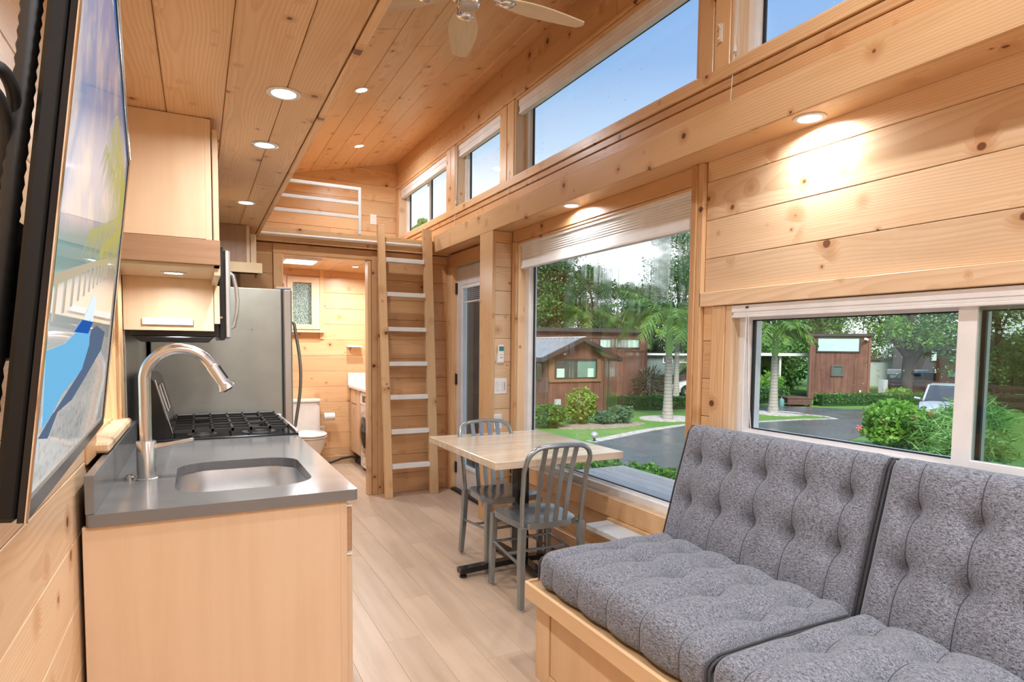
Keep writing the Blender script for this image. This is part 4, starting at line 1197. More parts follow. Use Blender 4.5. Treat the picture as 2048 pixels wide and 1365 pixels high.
lrail = thing('loft_railing', 'white metal guard railing with three bars at the loft edge', 'railing', (0.9, 5.46, 2.365))
WM = _mc['white_metal']
for z in (2.762, 2.634, 2.512):
    box('bar', 0.30, 1.30, 5.446, 5.468, z - 0.014, z + 0.014, WM, lrail, 0.003)
box('post', 1.285, 1.311, 5.445, 5.469, 2.365, 2.776, WM, lrail, 0.003); box('post', 0.30, 0.326, 5.445, 5.469, 2.365, 2.776, WM, lrail, 0.003)

# ================================================================== RECESSED LIGHTS
LENS = emis('lamp_lens', rgb(1.0, 0.93, 0.80), 14.0)
def can(x, y, z, label, power=1.0, tilt=0.0, on=True, name='ceiling_light', r=0.046, group='recessed ceiling lights'):
    th = thing(name, label, 'ceiling light', (x, y, z), group)
    m = MB(); m.lathe([(r * 1.28, -0.0005), (r * 1.28, -0.003), (r * 1.05, -0.006), (r * 0.92, -0.004), (r * 0.90, 0.0), (r * 1.2, 0.0)], (x, y, z), n=26)
    m.build('trim_ring', CHROME if not on else WPAINT, th, smooth=True)
    m = MB(); m.lathe([(0.0, -0.0035), (r * 0.60, -0.0038), (r * 0.90, -0.0030), (r * 0.90, -0.001)], (x, y, z), n=24)
    m.build('lens', LENS if on else emis('lamp_lens_dim', rgb(1, 0.96, 0.9), 1.6), th, smooth=True)
    ld_ = bpy.data.lights.new('lamp', 'AREA'); ld_.shape = 'DISK'; ld_.size = r * 1.7; ld_.energy = CAN * power; ld_.color = CANCOL; ld_.spread = math.radians(165)
    lo = bpy.data.objects.new('lamp', ld_); COL.objects.link(lo); lo.parent = th; lo.location = (0, 0, -0.010)
    th.rotation_euler = (0, tilt, 0)
    return th
for y, lab in ((2.354, 'bright recessed light in the kitchen ceiling, by the wall cabinet'), (4.239, 'small recessed light far along the kitchen ceiling, near the fridge')):
    can(0.292, y, 2.28, lab)
can(0.288, 2.991, 2.28, 'recessed light with chrome ring, glowing faintly in the kitchen ceiling', 0.5, on=False)
for x, y, lab in ((1.146, 4.734, 'recessed light in the sloped ceiling, close past the fan'), (1.495, 6.289, 'recessed light in the sloped ceiling over the loft')):
    can(x, y, zc(x), lab, 1.3, ang)
can(2.078, 1.569, 2.26, 'recessed light in the soffit above the sofa', 0.42); can(2.070, 3.207, 2.26, 'recessed light in the soffit above the picture window', 0.4)
# unseen lamps added for ambient fill, carrying the rows on out of view
for x, y, z, ti, lab in ((0.292, 0.2, 2.28, 0, 'recessed kitchen ceiling fill light added behind the camera, first'), (0.292, -1.3, 2.28, 0, 'recessed kitchen ceiling fill light added behind the camera, second'), (1.15, 1.0, zc(1.15), ang, 'recessed fill light added out of view in the sloped ceiling above the sofa front'), (1.15, -1.2, zc(1.15), ang, 'recessed fill light added in the sloped ceiling behind the camera'), (2.078, -0.2, 2.26, 0, 'recessed soffit fill light added behind the camera')):
    can(x, y, z, lab, 1.6, ti)
can(-0.085, 3.02, 1.688, 'round puck light under the maple wall cabinet', 0.22, name='puck_light', r=0.040, group=None)['category'] = 'puck light'
can(1.54, 6.67, 2.237, 'small recessed light in the bathroom ceiling', 1.5, r=0.035, group=None)
bv = thing('bathroom_ceiling_light', 'white square ceiling light with vent in the bathroom', 'ceiling light', (0.95, 6.3, 2.237))
box('housing', 0.72, 1.10, 6.10, 6.46, 2.195, 2.237, WPAINT, bv, 0.02); box('diffuser', 0.77, 1.05, 6.14, 6.42, 2.188, 2.196, emis('diffuser', rgb(1, 0.93, 0.82), 5.0), bv, 0.004)
ld_ = bpy.data.lights.new('lamp', 'AREA'); ld_.shape = 'SQUARE'; ld_.size = 0.26; ld_.energy = CAN * 1.8; ld_.color = CANCOL
lo = bpy.data.objects.new('lamp', ld_); COL.objects.link(lo); lo.parent = bv; lo.location = (-0.04, -0.02, -0.055)

# ================================================================== CEILING FAN
hx, hy, hz = 0.985, 2.31, 2.735
fn = thing('ceiling_fan', 'small chrome ceiling fan with five pale wood blades', 'fan', (hx, hy, zc(hx)))
m = MB(); m.lathe([(0.0, hz + 0.004), (0.030, hz + 0.001), (0.046, hz + 0.004), (0.050, hz + 0.012), (0.050, hz + 0.030), (0.062, hz + 0.036), (0.062, hz + 0.06), (0.095, hz + 0.075), (0.105, hz + 0.11), (0.10, hz + 0.16), (0.06, hz + 0.185), (0.02, hz + 0.195), (0.0, hz + 0.195)], (hx, hy, 0), n=32)
m.build('motor', CHROME, fn, smooth=True)
m = MB(); m.lathe([(0.0, hz - 0.001), (0.036, hz), (0.041, hz + 0.004), (0.036, hz + 0.005)], (hx, hy, 0), n=24); m.build('cap', plain('satin_cap', rgb(0.55, 0.50, 0.44), 0.35, 0.6), fn, smooth=True)
m = MB(); m.tube([(hx, hy, hz + 0.19), (hx, hy, zc(hx) - 0.02)], 0.0125, 12); m.build('down_rod', CHROME, fn, smooth=True)
m = MB(); m.lathe([(0.014, zc(hx) - 0.09), (0.05, zc(hx) - 0.07), (0.065, zc(hx) - 0.01), (0.065, zc(hx) + 0.012)], (hx, hy, 0), n=24); m.build('canopy', CHROME, fn, smooth=True)
BLD = streaky('blade_wood', 'X', rgb(0.72, 0.60, 0.42), rgb(0.62, 0.48, 0.31), (6.0, 60.0), 0.4, 0.5)
def blade_parts():
    n = 14; vs = []; prof = []
    for i in range(n + 1):
        f = i / n; x = 0.135 + 0.395 * f
        w_ = 0.038 + 0.028 * math.sin(min(1, f / 0.42) * PI / 2) - (0.030 * max(0, (f - 0.42) / 0.58) ** 1.5)
        prof.append((x, w_))
    poly = [(x, -w_) for x, w_ in prof] + [(prof[-1][0] + 0.012, -0.012), (prof[-1][0] + 0.012, 0.012)] + [(x, w_) for x, w_ in reversed(prof)]
    m = MB(); m.prism(poly, -0.003, 0.003); return m
for k in range(5):
    a = math.radians(-1 + 72 * k)
    m = blade_parts(); o = m.build('blade', BLD, fn, bevel=0.0015)
    cloc = o.location + wloc(fn)     # local centre of the blade outline
    Mx = Matrix.Translation((hx, hy, hz + 0.060)) @ Matrix.Rotation(a, 4, 'Z') @ Matrix.Rotation(math.radians(9), 4, 'X') @ Matrix.Translation(cloc)
    o.matrix_world = Mx
    o.matrix_local = Matrix.Translation(-wloc(fn)) @ Mx
    m = MB(); m.lathe([(0.0, -0.010), (0.030, -0.009), (0.037, -0.004), (0.034, -0.002)], (0.175, 0, 0), n=18); m.tube([(0.08, 0, 0.012), (0.11, 0, 0.004), (0.15, 0, -0.004)], (0.014, 0.006), 8)
    q = m.build('blade_iron', CHROME, fn, smooth=True); cq = q.location + wloc(fn)
    Mq = Matrix.Translation((hx, hy, hz + 0.060)) @ Matrix.Rotation(a, 4, 'Z') @ Matrix.Rotation(math.radians(9), 4, 'X') @ Matrix.Translation(cq)
    q.matrix_local = Matrix.Translation(-wloc(fn)) @ Mq
m = MB(); m.tube([(hx - 0.045, hy - 0.02, hz + 0.04), (hx - 0.052, hy - 0.025, hz - 0.02)], 0.0014, 6); m.tube([(hx - 0.052, hy - 0.025, hz - 0.02), (hx - 0.052, hy - 0.025, hz - 0.055)], [0.003, 0.0045], 8)
m.build('pull_chain', CHROME, fn)

# ================================================================== SHADES
SHD = plain('shade_fabric', rgb(0.84, 0.84, 0.84), 0.6)
ws = thing('window_shade', 'white cellular shade drawn up at the top of the picture window', 'window shade', (2.19, 3.15, 2.0))
box('headrail', 2.165, 2.208, 2.262, 4.052, 2.135, 2.168, WHITE, ws, 0.003)
m = MB(); zt = 2.135; n = 13; poly_f = []; 
for i in range(n + 1):
    z = zt - 0.098 * i / n; poly_f.append((2.176 if i % 2 else 2.180, z))
prof_ = poly_f + [(2.170, 1.985), (2.206, 1.985)] + [(2.21 if i % 2 else 2.20, zt - 0.098 * i / n) for i in range(n, -1, -1)]
m.prism(prof_, 2.268, 4.046, 'Y'); m.build('folded_fabric', SHD, ws)
box('bottom_rail', 2.168, 2.209, 2.266, 4.048, 1.968, 1.986, WHITE, ws, 0.003)
sd = thing('window_shade', 'folded white shade along the top of the slider window above the sofa', 'window shade', (2.17, 0.9, 1.53))
box('headrail', 2.150, 2.199, -0.18, 1.988, 1.546, 1.578, WHITE, sd, 0.003); box('fabric_stack', 2.152, 2.196, -0.17, 1.98, 1.534, 1.546, SHD, sd, 0.002); box('bottom_rail', 2.150, 2.198, -0.18, 1.985, 1.522, 1.534, WHITE, sd, 0.002)
box('clip', 2.146, 2.151, 1.89, 1.905, 1.562, 1.570, BLACKM, sd, 0.001)
for k, (y0, y1, nm) in enumerate(((5.56, 7.09, 'in the loft window'), (4.395, 5.305, 'in the small clerestory window beside the loft'), (2.255, 4.125, 'in the long clerestory window over the picture window'), (0.215, 2.025, 'in the clerestory window above the sofa'))):
    sd = thing('window_shade', 'rolled-up white shade ' + nm, 'window shade', (2.2, (y0 + y1) / 2, 3.12))
    box('headrail', 2.175, 2.225, y0, y1, 3.185, 3.232, WHITE, sd, 0.004); box('folded_fabric', 2.180, 2.222, y0 + 0.005, y1 - 0.005, 3.148, 3.185, SHD, sd, 0.003); box('bottom_rail', 2.176, 2.224, y0, y1, 3.130, 3.148, WHITE, sd, 0.003)
for k, (y, z0, nm) in enumerate(((5.30, 2.50, 'hanging at the small clerestory window beside the loft'), (4.21, 2.44, 'hanging at the post between the clerestory windows'), (2.015, 2.44, 'hanging at the clerestory window above the sofa'))):
    m = MB(); m.tube([(2.165, y, 3.13), (2.155, y, 2.80), (2.140, y + 0.01, z0)], 0.0022, 6); m.lathe([(0, 2.70), (0.008, 2.705), (0.005, 2.735), (0, 2.737)], (2.152, y, 0), n=8)
    tag(m.build('shade_cord', WPAINT), 'thin white pull cord ' + nm, 'cord')
m = MB(); m.tube([(2.150, 1.90, 1.54), (2.148, 1.905, 1.25), (2.146, 1.90, 1.00)], 0.003, 6); m.tube([(2.150, 1.89, 1.54), (2.149, 1.875, 1.2), (2.148, 1.85, 0.985)], 0.0018, 6)
tag(m.build('shade_cord', WPAINT), 'white wand and pull cord at the slider window', 'cord')

# ================================================================== SWITCHES, OUTLETS, REMOTE
def plate(name, label, cat, x0, x1, y0, y1, z0, z1, axis, subs):
    """cover plate on a wall; subs: list of (x0,x1,z0,z1) raised pieces"""
    th = thing(name, label, cat, ((x0 + x1) / 2, y1, z0))
    box('cover', x0, x1, y0, y1, z0, z1, WHITE, th, 0.003)
    for nm, a, b, c_, d_, mt in subs: box(nm, a, b, y0 - 0.004, y0, c_, d_, mt, th, 0.0012)
    return th
yS = 4.165
plate('light_switch', 'white double rocker switch plate on the stub wall under the remote', 'switch', 2.002, 2.120, yS - 0.007, yS, 1.02, 1.142, 'Y', [('rocker', 2.020, 2.052, 1.045, 1.117, WPAINT), ('rocker', 2.070, 2.102, 1.045, 1.117, WPAINT), ('dimmer', 2.094, 2.100, 1.05, 1.11, BLACKM)])
plate('outlet', 'white power outlet low on the stub wall behind the chair', 'outlet', 2.003, 2.078, yS - 0.007, yS, 0.748, 0.866, 'Y', [('socket', 2.020, 2.061, 0.815, 0.850, WPAINT), ('socket', 2.020, 2.061, 0.765, 0.800, WPAINT), ('slot', 2.031, 2.034, 0.822, 0.84, BLACKM), ('slot', 2.046, 2.049, 0.822, 0.84, BLACKM)])
rm = thing('remote_control', 'slim white air-conditioner remote in a holder on the stub wall', 'remote', (2.06, yS, 1.25))
box('holder', 2.026, 2.092, yS - 0.012, yS, 1.250, 1.33, WPAINT, rm, 0.006); box('body', 2.032, 2.086, yS - 0.028, yS - 0.006, 1.258, 1.398, WHITE, rm, 0.008)
box('display', 2.039, 2.079, yS - 0.030, yS - 0.027, 1.350, 1.385, plain('lcd_green', rgb(0.03, 0.20, 0.22), 0.2), rm, 0.001)
for i in range(3):
    box('button', 2.048 + 0.008 * i, 2.053 + 0.008 * i, yS - 0.030, yS - 0.027, 1.318, 1.324, plain('button_grey', rgb(0.3, 0.3, 0.32), 0.5), rm, 0.001)
box('button', 2.050, 2.068, yS - 0.030, yS - 0.027, 1.296, 1.304, _mc['button_grey'], rm, 0.001)
plate('outlet', 'white outlet plate on the loft end wall', 'outlet', 1.838, 1.912, YE - 0.007, YE, 2.815, 2.93, 'Y', [('socket', 1.855, 1.895, 2.88, 2.912, WPAINT), ('socket', 1.855, 1.895, 2.832, 2.865, WPAINT)])
plate('outlet', 'ivory outlet on the bathroom wall beside the toilet', 'outlet', 1.222, 1.292, YE - 0.019, YE - 0.012, 0.328, 0.445, 'Y', [('socket', 1.238, 1.276, 0.395, 0.428, WPAINT), ('socket', 1.238, 1.276, 0.345, 0.378, WPAINT)])

m = MB(); m.tube([(1.987, 4.375, 1.742), (1.968, 4.375, 1.742), (1.962, 4.375, 1.75)], 0.006, 8); tag(m.build('door_catch', CHROME), 'small steel door catch on the post beside the entry door', 'catch')
m = MB(); m.box(2.138, 2.150, 2.088, 2.10, 2.78, 2.86); m.tube([(2.140, 2.094, 2.80), (2.126, 2.094, 2.785)], 0.004, 6); m.tube([(2.140, 2.094, 2.84), (2.126, 2.094, 2.855)], 0.004, 6)
tag(m.build('cord_cleat', WPAINT), 'small white cord cleat on the post above the sofa', 'cleat')
# ================================================================== BATHROOM
BC = box('ceiling_bathroom', XL, XR, YB + 0.1, YE, 2.238, 2.244, PXZ, kind='structure', bev=0)
to = thing('toilet', 'white two-piece toilet in the bathroom', 'toilet', (1.06, 6.8, 0))
m = MB(); m.prism(roundrect(0.865, 1.215, 6.985, 7.175, 0.05, 5), 0.385, 0.745); m.build('tank', PORC, to, bevel=0.012)
m = MB(); m.prism(roundrect(0.855, 1.225, 6.975, 7.182, 0.05, 5), 0.745, 0.775); m.build('tank_lid', PORC, to, bevel=0.008)
def oval(cx_, cy_, rx, ry, z, n=28): return [(cx_ + rx * math.cos(2 * PI * i / n), cy_ + ry * math.sin(2 * PI * i / n) * (1.0 if math.sin(2 * PI * i / n) < 0 else 0.85), z) for i in range(n)]
m = MB(); lv = [(0.11, 0.14, 0.0, 6.80), (0.105, 0.14, 0.10, 6.80), (0.12, 0.17, 0.18, 6.78), (0.165, 0.235, 0.30, 6.73), (0.185, 0.26, 0.37, 6.72), (0.185, 0.26, 0.395, 6.72)]
vs = []; n = 28
for rx, ry, z, cy_ in lv: vs += oval(1.04, cy_, rx, ry, z)
fs = [(i * n + k, i * n + (k + 1) % n, (i + 1) * n + (k + 1) % n, (i + 1) * n + k) for i in range(len(lv) - 1) for k in range(n)] + [tuple(range(n)), tuple((len(lv) - 1) * n + k for k in range(n))]
m.add(vs, fs); m.box(0.90, 1.18, 6.86, 7.0, 0.0, 0.385); m.build('bowl', PORC, to, smooth=True)
for nm, z0, z1 in (('seat', 0.400, 0.416), ('lid', 0.422, 0.444)):
    m = MB(); vs = oval(1.04, 6.715, 0.186, 0.262, z0) + oval(1.04, 6.715, 0.19, 0.266, (z0 + z1) / 2) + oval(1.04, 6.715, 0.180, 0.256, z1)
    m.add(vs, [(i * n + k, i * n + (k + 1) % n, (i + 1) * n + (k + 1) % n, (i + 1) * n + k) for i in range(2) for k in range(n)] + [tuple(range(n)), tuple(2 * n + k for k in range(n))]); m.build(nm, PORC, to, smooth=True, angle=50)
tp = thing('toilet_paper_holder', 'toilet paper roll on a wall holder beside the toilet', 'toilet roll', (1.3, 7.188, 0.55))
m = MB(); m.tube([(1.25, YE - 0.012, 0.575), (1.25, 7.12, 0.575), (1.25, 7.10, 0.565), (1.395, 7.10, 0.562)], 0.007, 8); m.build('holder', CHROME, tp, smooth=True)
m = MB(); m.lathe([(0.018, 1.272), (0.045, 1.272), (0.045, 1.388), (0.018, 1.388)], (0, 7.10, 0.562), 'X', 20); m.build('roll', WPAINT, tp, smooth=True)
sh_ = thing('wall_shelf', 'tiny white shelf with a wood bracket on the bathroom wall', 'shelf', (1.63, 7.188, 1.35))
box('board', 1.55, 1.715, 7.10, YE - 0.001, 1.362, 1.384, WPAINT, sh_, 0.002)
m = MB(); m.prism([(7.12, 1.36), (YE - 0.001, 1.36), (YE - 0.001, 1.29)], 1.60, 1.612, 'X'); m.build('bracket', PXY, sh_)
va = thing('vanity', 'maple bathroom vanity with a white top and splash', 'vanity', (1.85, 6.95, 0))
box('body', 1.610, XR - 0.002, 6.76, YE - 0.02, 0.13, 0.885, MAPLE, va, 0.001)
box('toe_kick', 1.64, XR - 0.002, 6.72, YE - 0.02, 0.0, 0.13, BLACKM, va, 0)
box('drawer_front', 1.592, 1.610, 6.93, 7.165, 0.715, 0.87, MAPLE, va, 0.003); box('door', 1.592, 1.610, 6.93, 7.165, 0.15, 0.70, MAPLE, va, 0.003); box('stile', 1.598, 1.610, 6.765, 6.92, 0.15, 0.875, MAPLE, va, 0.002)
m = MB(); m.tube([(1.592, 6.955, 0.66), (1.575, 6.955, 0.66), (1.575, 6.955, 0.60), (1.592, 6.955, 0.60)], 0.004, 6); m.build('handle', NICKEL, va)
box('top', 1.565, XR - 0.002, 6.05, YE - 0.02, 0.885, 0.918, PORC, va, 0.004); box('splash', 1.560, XR - 0.002, YE - 0.042, YE - 0.019, 0.918, 1.06, PORC, va, 0.003)
wa = thing('washing_machine', 'white front-loading washing machine under the bathroom counter', 'washer', (1.88, 6.42, 0))
box('body', 1.60, XR - 0.005, 6.12, 6.73, 0.03, 0.875, PORC, wa, 0.012); box('plinth', 1.63, XR - 0.01, 6.14, 6.71, 0.0, 0.03, BLACKM, wa, 0)
m = MB(); m.lathe([(0.16, 1.600), (0.225, 1.600), (0.235, 1.585), (0.225, 1.565), (0.175, 1.560), (0.16, 1.575)], (0, 6.425, 0.45), 'X', 36); m.build('door_ring', plain('silver_ring', rgb(0.62, 0.62, 0.62), 0.25, 0.8), wa, smooth=True)
m = MB(); m.lathe([(0.175, 1.568), (0.13, 1.548), (0.07, 1.536), (0.0, 1.532)], (0, 6.425, 0.45), 'X', 32); m.build('door_glass', plain('dark_glass', rgb(0.02, 0.018, 0.016), 0.06), wa, smooth=True)
box('control_panel', 1.592, 1.602, 6.14, 6.71, 0.735, 0.862, WHITE, wa, 0.003); box('display', 1.589, 1.593, 6.46, 6.60, 0.765, 0.835, BLACK, wa, 0.001)
m = MB(); m.lathe([(0.0, 1.570), (0.03, 1.572), (0.032, 1.592)], (0, 6.38, 0.80), 'X', 18); m.build('dial', CHROME, wa, smooth=True)
box('filter_cover', 1.594, 1.601, 6.53, 6.62, 0.09, 0.16, WHITE, wa, 0.003)
m = MB(); m.tube([(1.64, 7.02, 0.075), (1.58, 7.10, 0.080), (1.48, 7.14, 0.06), (1.36, 7.15, 0.02), (1.15, 7.12, 0.014)], 0.013, 10)
tag(m.build('drain_hose', BLACKM, smooth=True), 'black hose running along the bathroom floor from the vanity', 'hose')
m = MB(); m.box(0.653, 0.668, YB - 0.006, YB + 0.03, 1.83, 1.90)
for z in (1.84, 1.865, 1.89): m.tube([(0.660, YB - 0.006, z), (0.660, YB - 0.009, z)], 0.004, 8)
tag(m.build('latch_plate', CHROME), 'small steel latch plate on the bathroom doorway post', 'latch')
# ================================================================== OUTDOORS
def leafmat(name, a, b, trans=0.35, rough=0.45):
    if name in _mc: return _mc[name]
    t = NT(name)
    g = t.n('NewGeometry')
    c = t.mix(g.outputs['Random Per Island'], a, b)
    p = t.n('BsdfPrincipled'); t.put(p.inputs['Base Color'], c); p.inputs['Roughness'].default_value = rough; p.inputs['Specular IOR Level'].default_value = 0.35
    tr = t.n('BsdfTranslucent'); t.put(tr.inputs[0], t.mix(0.15, c, rgb(0.4, 0.6, 0.1)))
    m = t.n('MixShader'); m.inputs[0].default_value = trans
    t.t.links.new(p.outputs[0], m.inputs[1]); t.t.links.new(tr.outputs[0], m.inputs[2]); t.t.links.new(m.outputs[0], t.out.inputs[0])
    _mc[name] = t.m
    return t.m
L_DARK = leafmat('leaf_dark', rgb(0.045, 0.12, 0.045), rgb(0.12, 0.25, 0.085))
L_MID = leafmat('leaf_mid', rgb(0.06, 0.165, 0.04), rgb(0.18, 0.38, 0.08))
L_LIGHT = leafmat('leaf_light', rgb(0.11, 0.28, 0.03), rgb(0.26, 0.50, 0.08))
L_YEL = leafmat('leaf_yellow', rgb(0.14, 0.26, 0.03), rgb(0.33, 0.46, 0.08))
L_HEDGE = leafmat('leaf_hedge', rgb(0.045, 0.14, 0.022), rgb(0.13, 0.33, 0.05))
L_GREY = leafmat('leaf_grey', rgb(0.08, 0.18, 0.09), rgb(0.20, 0.33, 0.18))
L_CORD = leafmat('leaf_purple', rgb(0.045, 0.035, 0.03), rgb(0.22, 0.20, 0.15))
L_GRASS = leafmat('leaf_grass', rgb(0.12, 0.30, 0.07), rgb(0.28, 0.48, 0.16))
L_PALM = leafmat('leaf_palm', rgb(0.035, 0.11, 0.022), rgb(0.19, 0.31, 0.05), 0.2)
BARK = plain('bark', rgb(0.045, 0.034, 0.027), 0.9, var=0.25)

def leaves(name, blobs, size, mat, parent, seed=1, shell=0.55, aspect=0.5):
    """many small leaf blades in ellipsoid clusters, one joined part"""
    rs = np.random.RandomState(seed)
    cen = []
    for (x, y, z, rx, ry, rz, cnt) in blobs:
        d = rs.normal(size=(cnt, 3)); d /= np.linalg.norm(d, axis=1)[:, None]
        r = (shell + (1 - shell) * rs.rand(cnt)) ** 0.8
        r = np.where(rs.rand(cnt) < 0.2, rs.rand(cnt), r)
        lump = 1 + 0.16 * np.sin(d[:, 0] * 5 + x * 3) * np.sin(d[:, 1] * 6 + y) + 0.12 * np.sin(d[:, 2] * 8 + z * 5)
        cen.append(np.array([x, y, z]) + d * (r * lump)[:, None] * np.array([rx, ry, rz]))
    Cn = np.concatenate(cen); n = len(Cn)
    a = rs.normal(size=(n, 3)); a[:, 2] *= 0.6; a /= np.linalg.norm(a, axis=1)[:, None]
    b = np.cross(a, rs.normal(size=(n, 3))); b /= np.linalg.norm(b, axis=1)[:, None]
    s = size * (0.6 + 0.8 * rs.rand(n))[:, None]
    V = np.stack([Cn - a * s * 0.5, Cn + b * s * aspect * 0.5, Cn + a * s * 0.5, Cn - b * s * aspect * 0.5], 1).reshape(-1, 3)
    c0 = V.mean(0)
    me = bpy.data.meshes.new(name)
    me.vertices.add(len(V)); me.vertices.foreach_set('co', (V - c0).astype(np.float32).ravel())
    me.loops.add(len(V)); me.loops.foreach_set('vertex_index', np.arange(len(V), dtype=np.int32))
    me.polygons.add(n); me.polygons.foreach_set('loop_start', np.arange(0, len(V), 4, dtype=np.int32))
    try: me.polygons.foreach_set('loop_total', np.full(n, 4, dtype=np.int32))
    except Exception: pass
    me.update(calc_edges=True)
    me.materials.append(mat)
    return link(name, me, parent, c0, 'stuff')

# ---- ground, driveway, beds
def grassmat():
    t = NT('lawn')
    o = t.obj()
    a = t.noise(o, 1.3, 3.0); b = t.noise(o, 60.0, 2.0)
    c = t.mix(t.smooth(b, 0.3, 0.7), rgb(0.075, 0.19, 0.025), rgb(0.19, 0.36, 0.06))
    c = t.mix(t.math('MULTIPLY', t.smooth(a, 0.5, 0.75), 0.45), c, rgb(0.33, 0.36, 0.09))
    return t.pbr(c, 0.8, 0.0, t.bump(b, 0.6, 0.03))
gd = box('ground', -20, 110, -45, 95, G0 - 0.3, G0, grassmat(), None, 0, kind='structure')
def flat(name, poly, z0, z1, mat, kind='structure', parent=None):
    m = MB(); m.prism(poly, z0, z1); return m.build(name, mat, parent, kind=kind)
t = NT('wet_asphalt')
o_ = t.obj(); a = t.noise(o_, 0.8, 3.0); b = t.noise(o_, 140.0, 2.0)
c = t.mix(t.smooth(b, 0.3, 0.7), rgb(0.085, 0.092, 0.098), rgb(0.165, 0.172, 0.178))
ASPH = t.pbr(c, t.math('ADD', t.smooth(a, 0.35, 0.65, 0.16, 0.36), 0.0), 0.0, t.bump(b, 0.25, 0.004), Specular_IOR_Level=0.5)
flat('driveway_road', [(4.9, -8), (4.9, 10.6), (6.8, 11.6), (9.0, 12.45), (11.75, 13.56), (13.72, 14.1), (15.9, 13.75), (18.2, 13.6), (19.6, 13.3), (19.95, 14.0), (19.6, 15.6), (19.15, 16.5), (17.5, 17.0), (17.3, 17.9), (20.9, 18.05), (22.3, 16.9), (23.4, 15.5), (26, 14.2), (26.5, 12.0), (21, 10.6), (16, 10.2), (13.6, 9.5), (12.4, 9.0), (10.8, 7.0), (9.8, 3.0), (9.6, -8)], G0, G0 + 0.012, ASPH)
GRAV = plain('gravel_white', rgb(0.50, 0.46, 0.41), 0.9, var=0.25)
flat('gravel_trim_bed', [(11.9, 9.1), (12.6, 9.35), (13.6, 9.7), (14.6, 9.9), (15.3, 9.6), (14.5, 8.9), (13.2, 8.4), (12.2, 8.3)], G0, G0 + 0.02, GRAV)
flat('gravel_trim_strip', [(8.9, 12.45), (11.7, 13.55), (13.7, 14.1), (15.9, 13.75), (15.9, 13.95), (13.7, 14.35), (11.5, 13.85), (8.8, 12.75)], G0, G0 + 0.016, GRAV)
flat('gravel_trim_island', [(16.0, 13.72), (18.2, 13.58), (19.65, 13.25), (20.05, 14.0), (19.7, 15.65), (19.55, 15.6), (19.85, 14.0), (19.5, 13.42), (18.2, 13.78), (16.0, 13.92)], G0, G0 + 0.02, GRAV)
def ringpoly(cx_, cy_, rx, ry, n=22): return [(cx_ + rx * math.cos(2 * PI * i / n), cy_ + ry * math.sin(2 * PI * i / n)) for i in range(n)]
flat('gravel_trim_palm', ringpoly(14.2, 15.75, 1.05, 0.85), G0, G0 + 0.02, GRAV); flat('gravel_trim_palm_island', ringpoly(19.25, 15.4, 0.95, 0.9), G0, G0 + 0.02, GRAV)
flat('gravel_trim_shrubs', ringpoly(11.0, 15.1, 1.6, 0.6), G0, G0 + 0.02, plain('mulch', rgb(0.34, 0.27, 0.20), 0.9, var=0.2))

# ---- deck outside the picture window
dk = thing('deck', 'weathered grey board deck outside the picture window', 'deck', (3.5, 2.5, G0))
DKW = streaky('deck_board', 'Y', rgb(0.50, 0.47, 0.43), rgb(0.33, 0.30, 0.27), (2.0, 60.0), 0.45, 0.8)
for i in range(17):
    x0 = 2.33 + 0.1435 * i
    box('plank', x0, x0 + 0.1365, -2.0, 6.08, -0.128, -0.10, DKW, dk, 0.003)
for x in (2.5, 3.5, 4.6):
    for y in (-1.5, 2.2, 5.9): box('support_post', x, x + 0.09, y, y + 0.09, G0, -0.128, BARK, dk, 0)
box('rim_joist', 4.72, 4.76, -2.0, 6.08, -0.28, -0.128, DKW, dk, 0)
pp = box('porch_post', 3.15, 3.27, 7.14, 7.44, G0, 2.6, plain('post_brown', rgb(0.075, 0.042, 0.030), 0.6))
tag(pp, 'dark brown porch post seen through the entry door glass', 'post')

# ---- shrubs
def shrub(name, label, x, y, rx, ry, h, mat, n, size, group=None, seed=3, blobs=None, aspect=0.5, z0=G0, cat='shrub'):
    th = thing(name, label, cat, (x, y, z0), group)
    bl = blobs or [(x, y, z0 + h * 0.52, rx, ry, h * 0.50, n)]
    leaves('foliage', bl, size, mat, th, seed, aspect=aspect)
    m = MB(); rs = random.Random(seed)
    for k in range(4):
        a = rs.uniform(0, 6.28); m.tube([(x + 0.03 * math.cos(a), y + 0.03 * math.sin(a), z0), (x + rx * 0.5 * math.cos(a), y + ry * 0.5 * math.sin(a), z0 + h * 0.55)], [0.014, 0.006], 5)
    m.build('stem', BARK, th)
    return th
for k, (x, y, h, lab) in enumerate(((5.75, 6.35, 0.74, 'glossy green shrub just beyond the deck edge, tallest of the row'), (5.95, 7.1, 0.66, 'glossy green shrub beyond the deck, second in the row'), (5.7, 7.9, 0.62, 'green shrub beyond the deck, showing between chair back and table'), (5.55, 8.7, 0.60, 'green shrub beyond the deck corner, last in the row'))):
    shrub('shrub', lab, x, y, 0.42, 0.50, h, L_MID if k else L_HEDGE, 1100, 0.11, 'shrubs along the deck', 20 + k)
shrub('shrub', 'round leafy shrub below the cottage window, by its corner post', 9.2, 15.35, 0.62, 0.5, 0.72, L_HEDGE, 2200, 0.10, seed=31)
shrub('shrub', 'taller yellow-green shrub in front of the cottage wall', 10.55, 15.62, 0.52, 0.45, 1.15, L_YEL, 2000, 0.12, seed=32)
shrub('shrub', 'low blue-green shrub in front of the cottage corner', 11.25, 15.35, 0.34, 0.34, 0.42, L_GREY, 1000, 0.09, seed=33)
shrub('shrub', 'rounded grey-green shrub on the lawn edge beside the cottage', 11.85, 15.3, 0.42, 0.40, 0.60, L_GREY, 1500, 0.09, seed=34)
cy = thing('cordyline', 'spiky purple-brown cordyline bush against the long brown house', 'bush', (19.6, 23.2, G0))
rs = random.Random(5); m = MB()
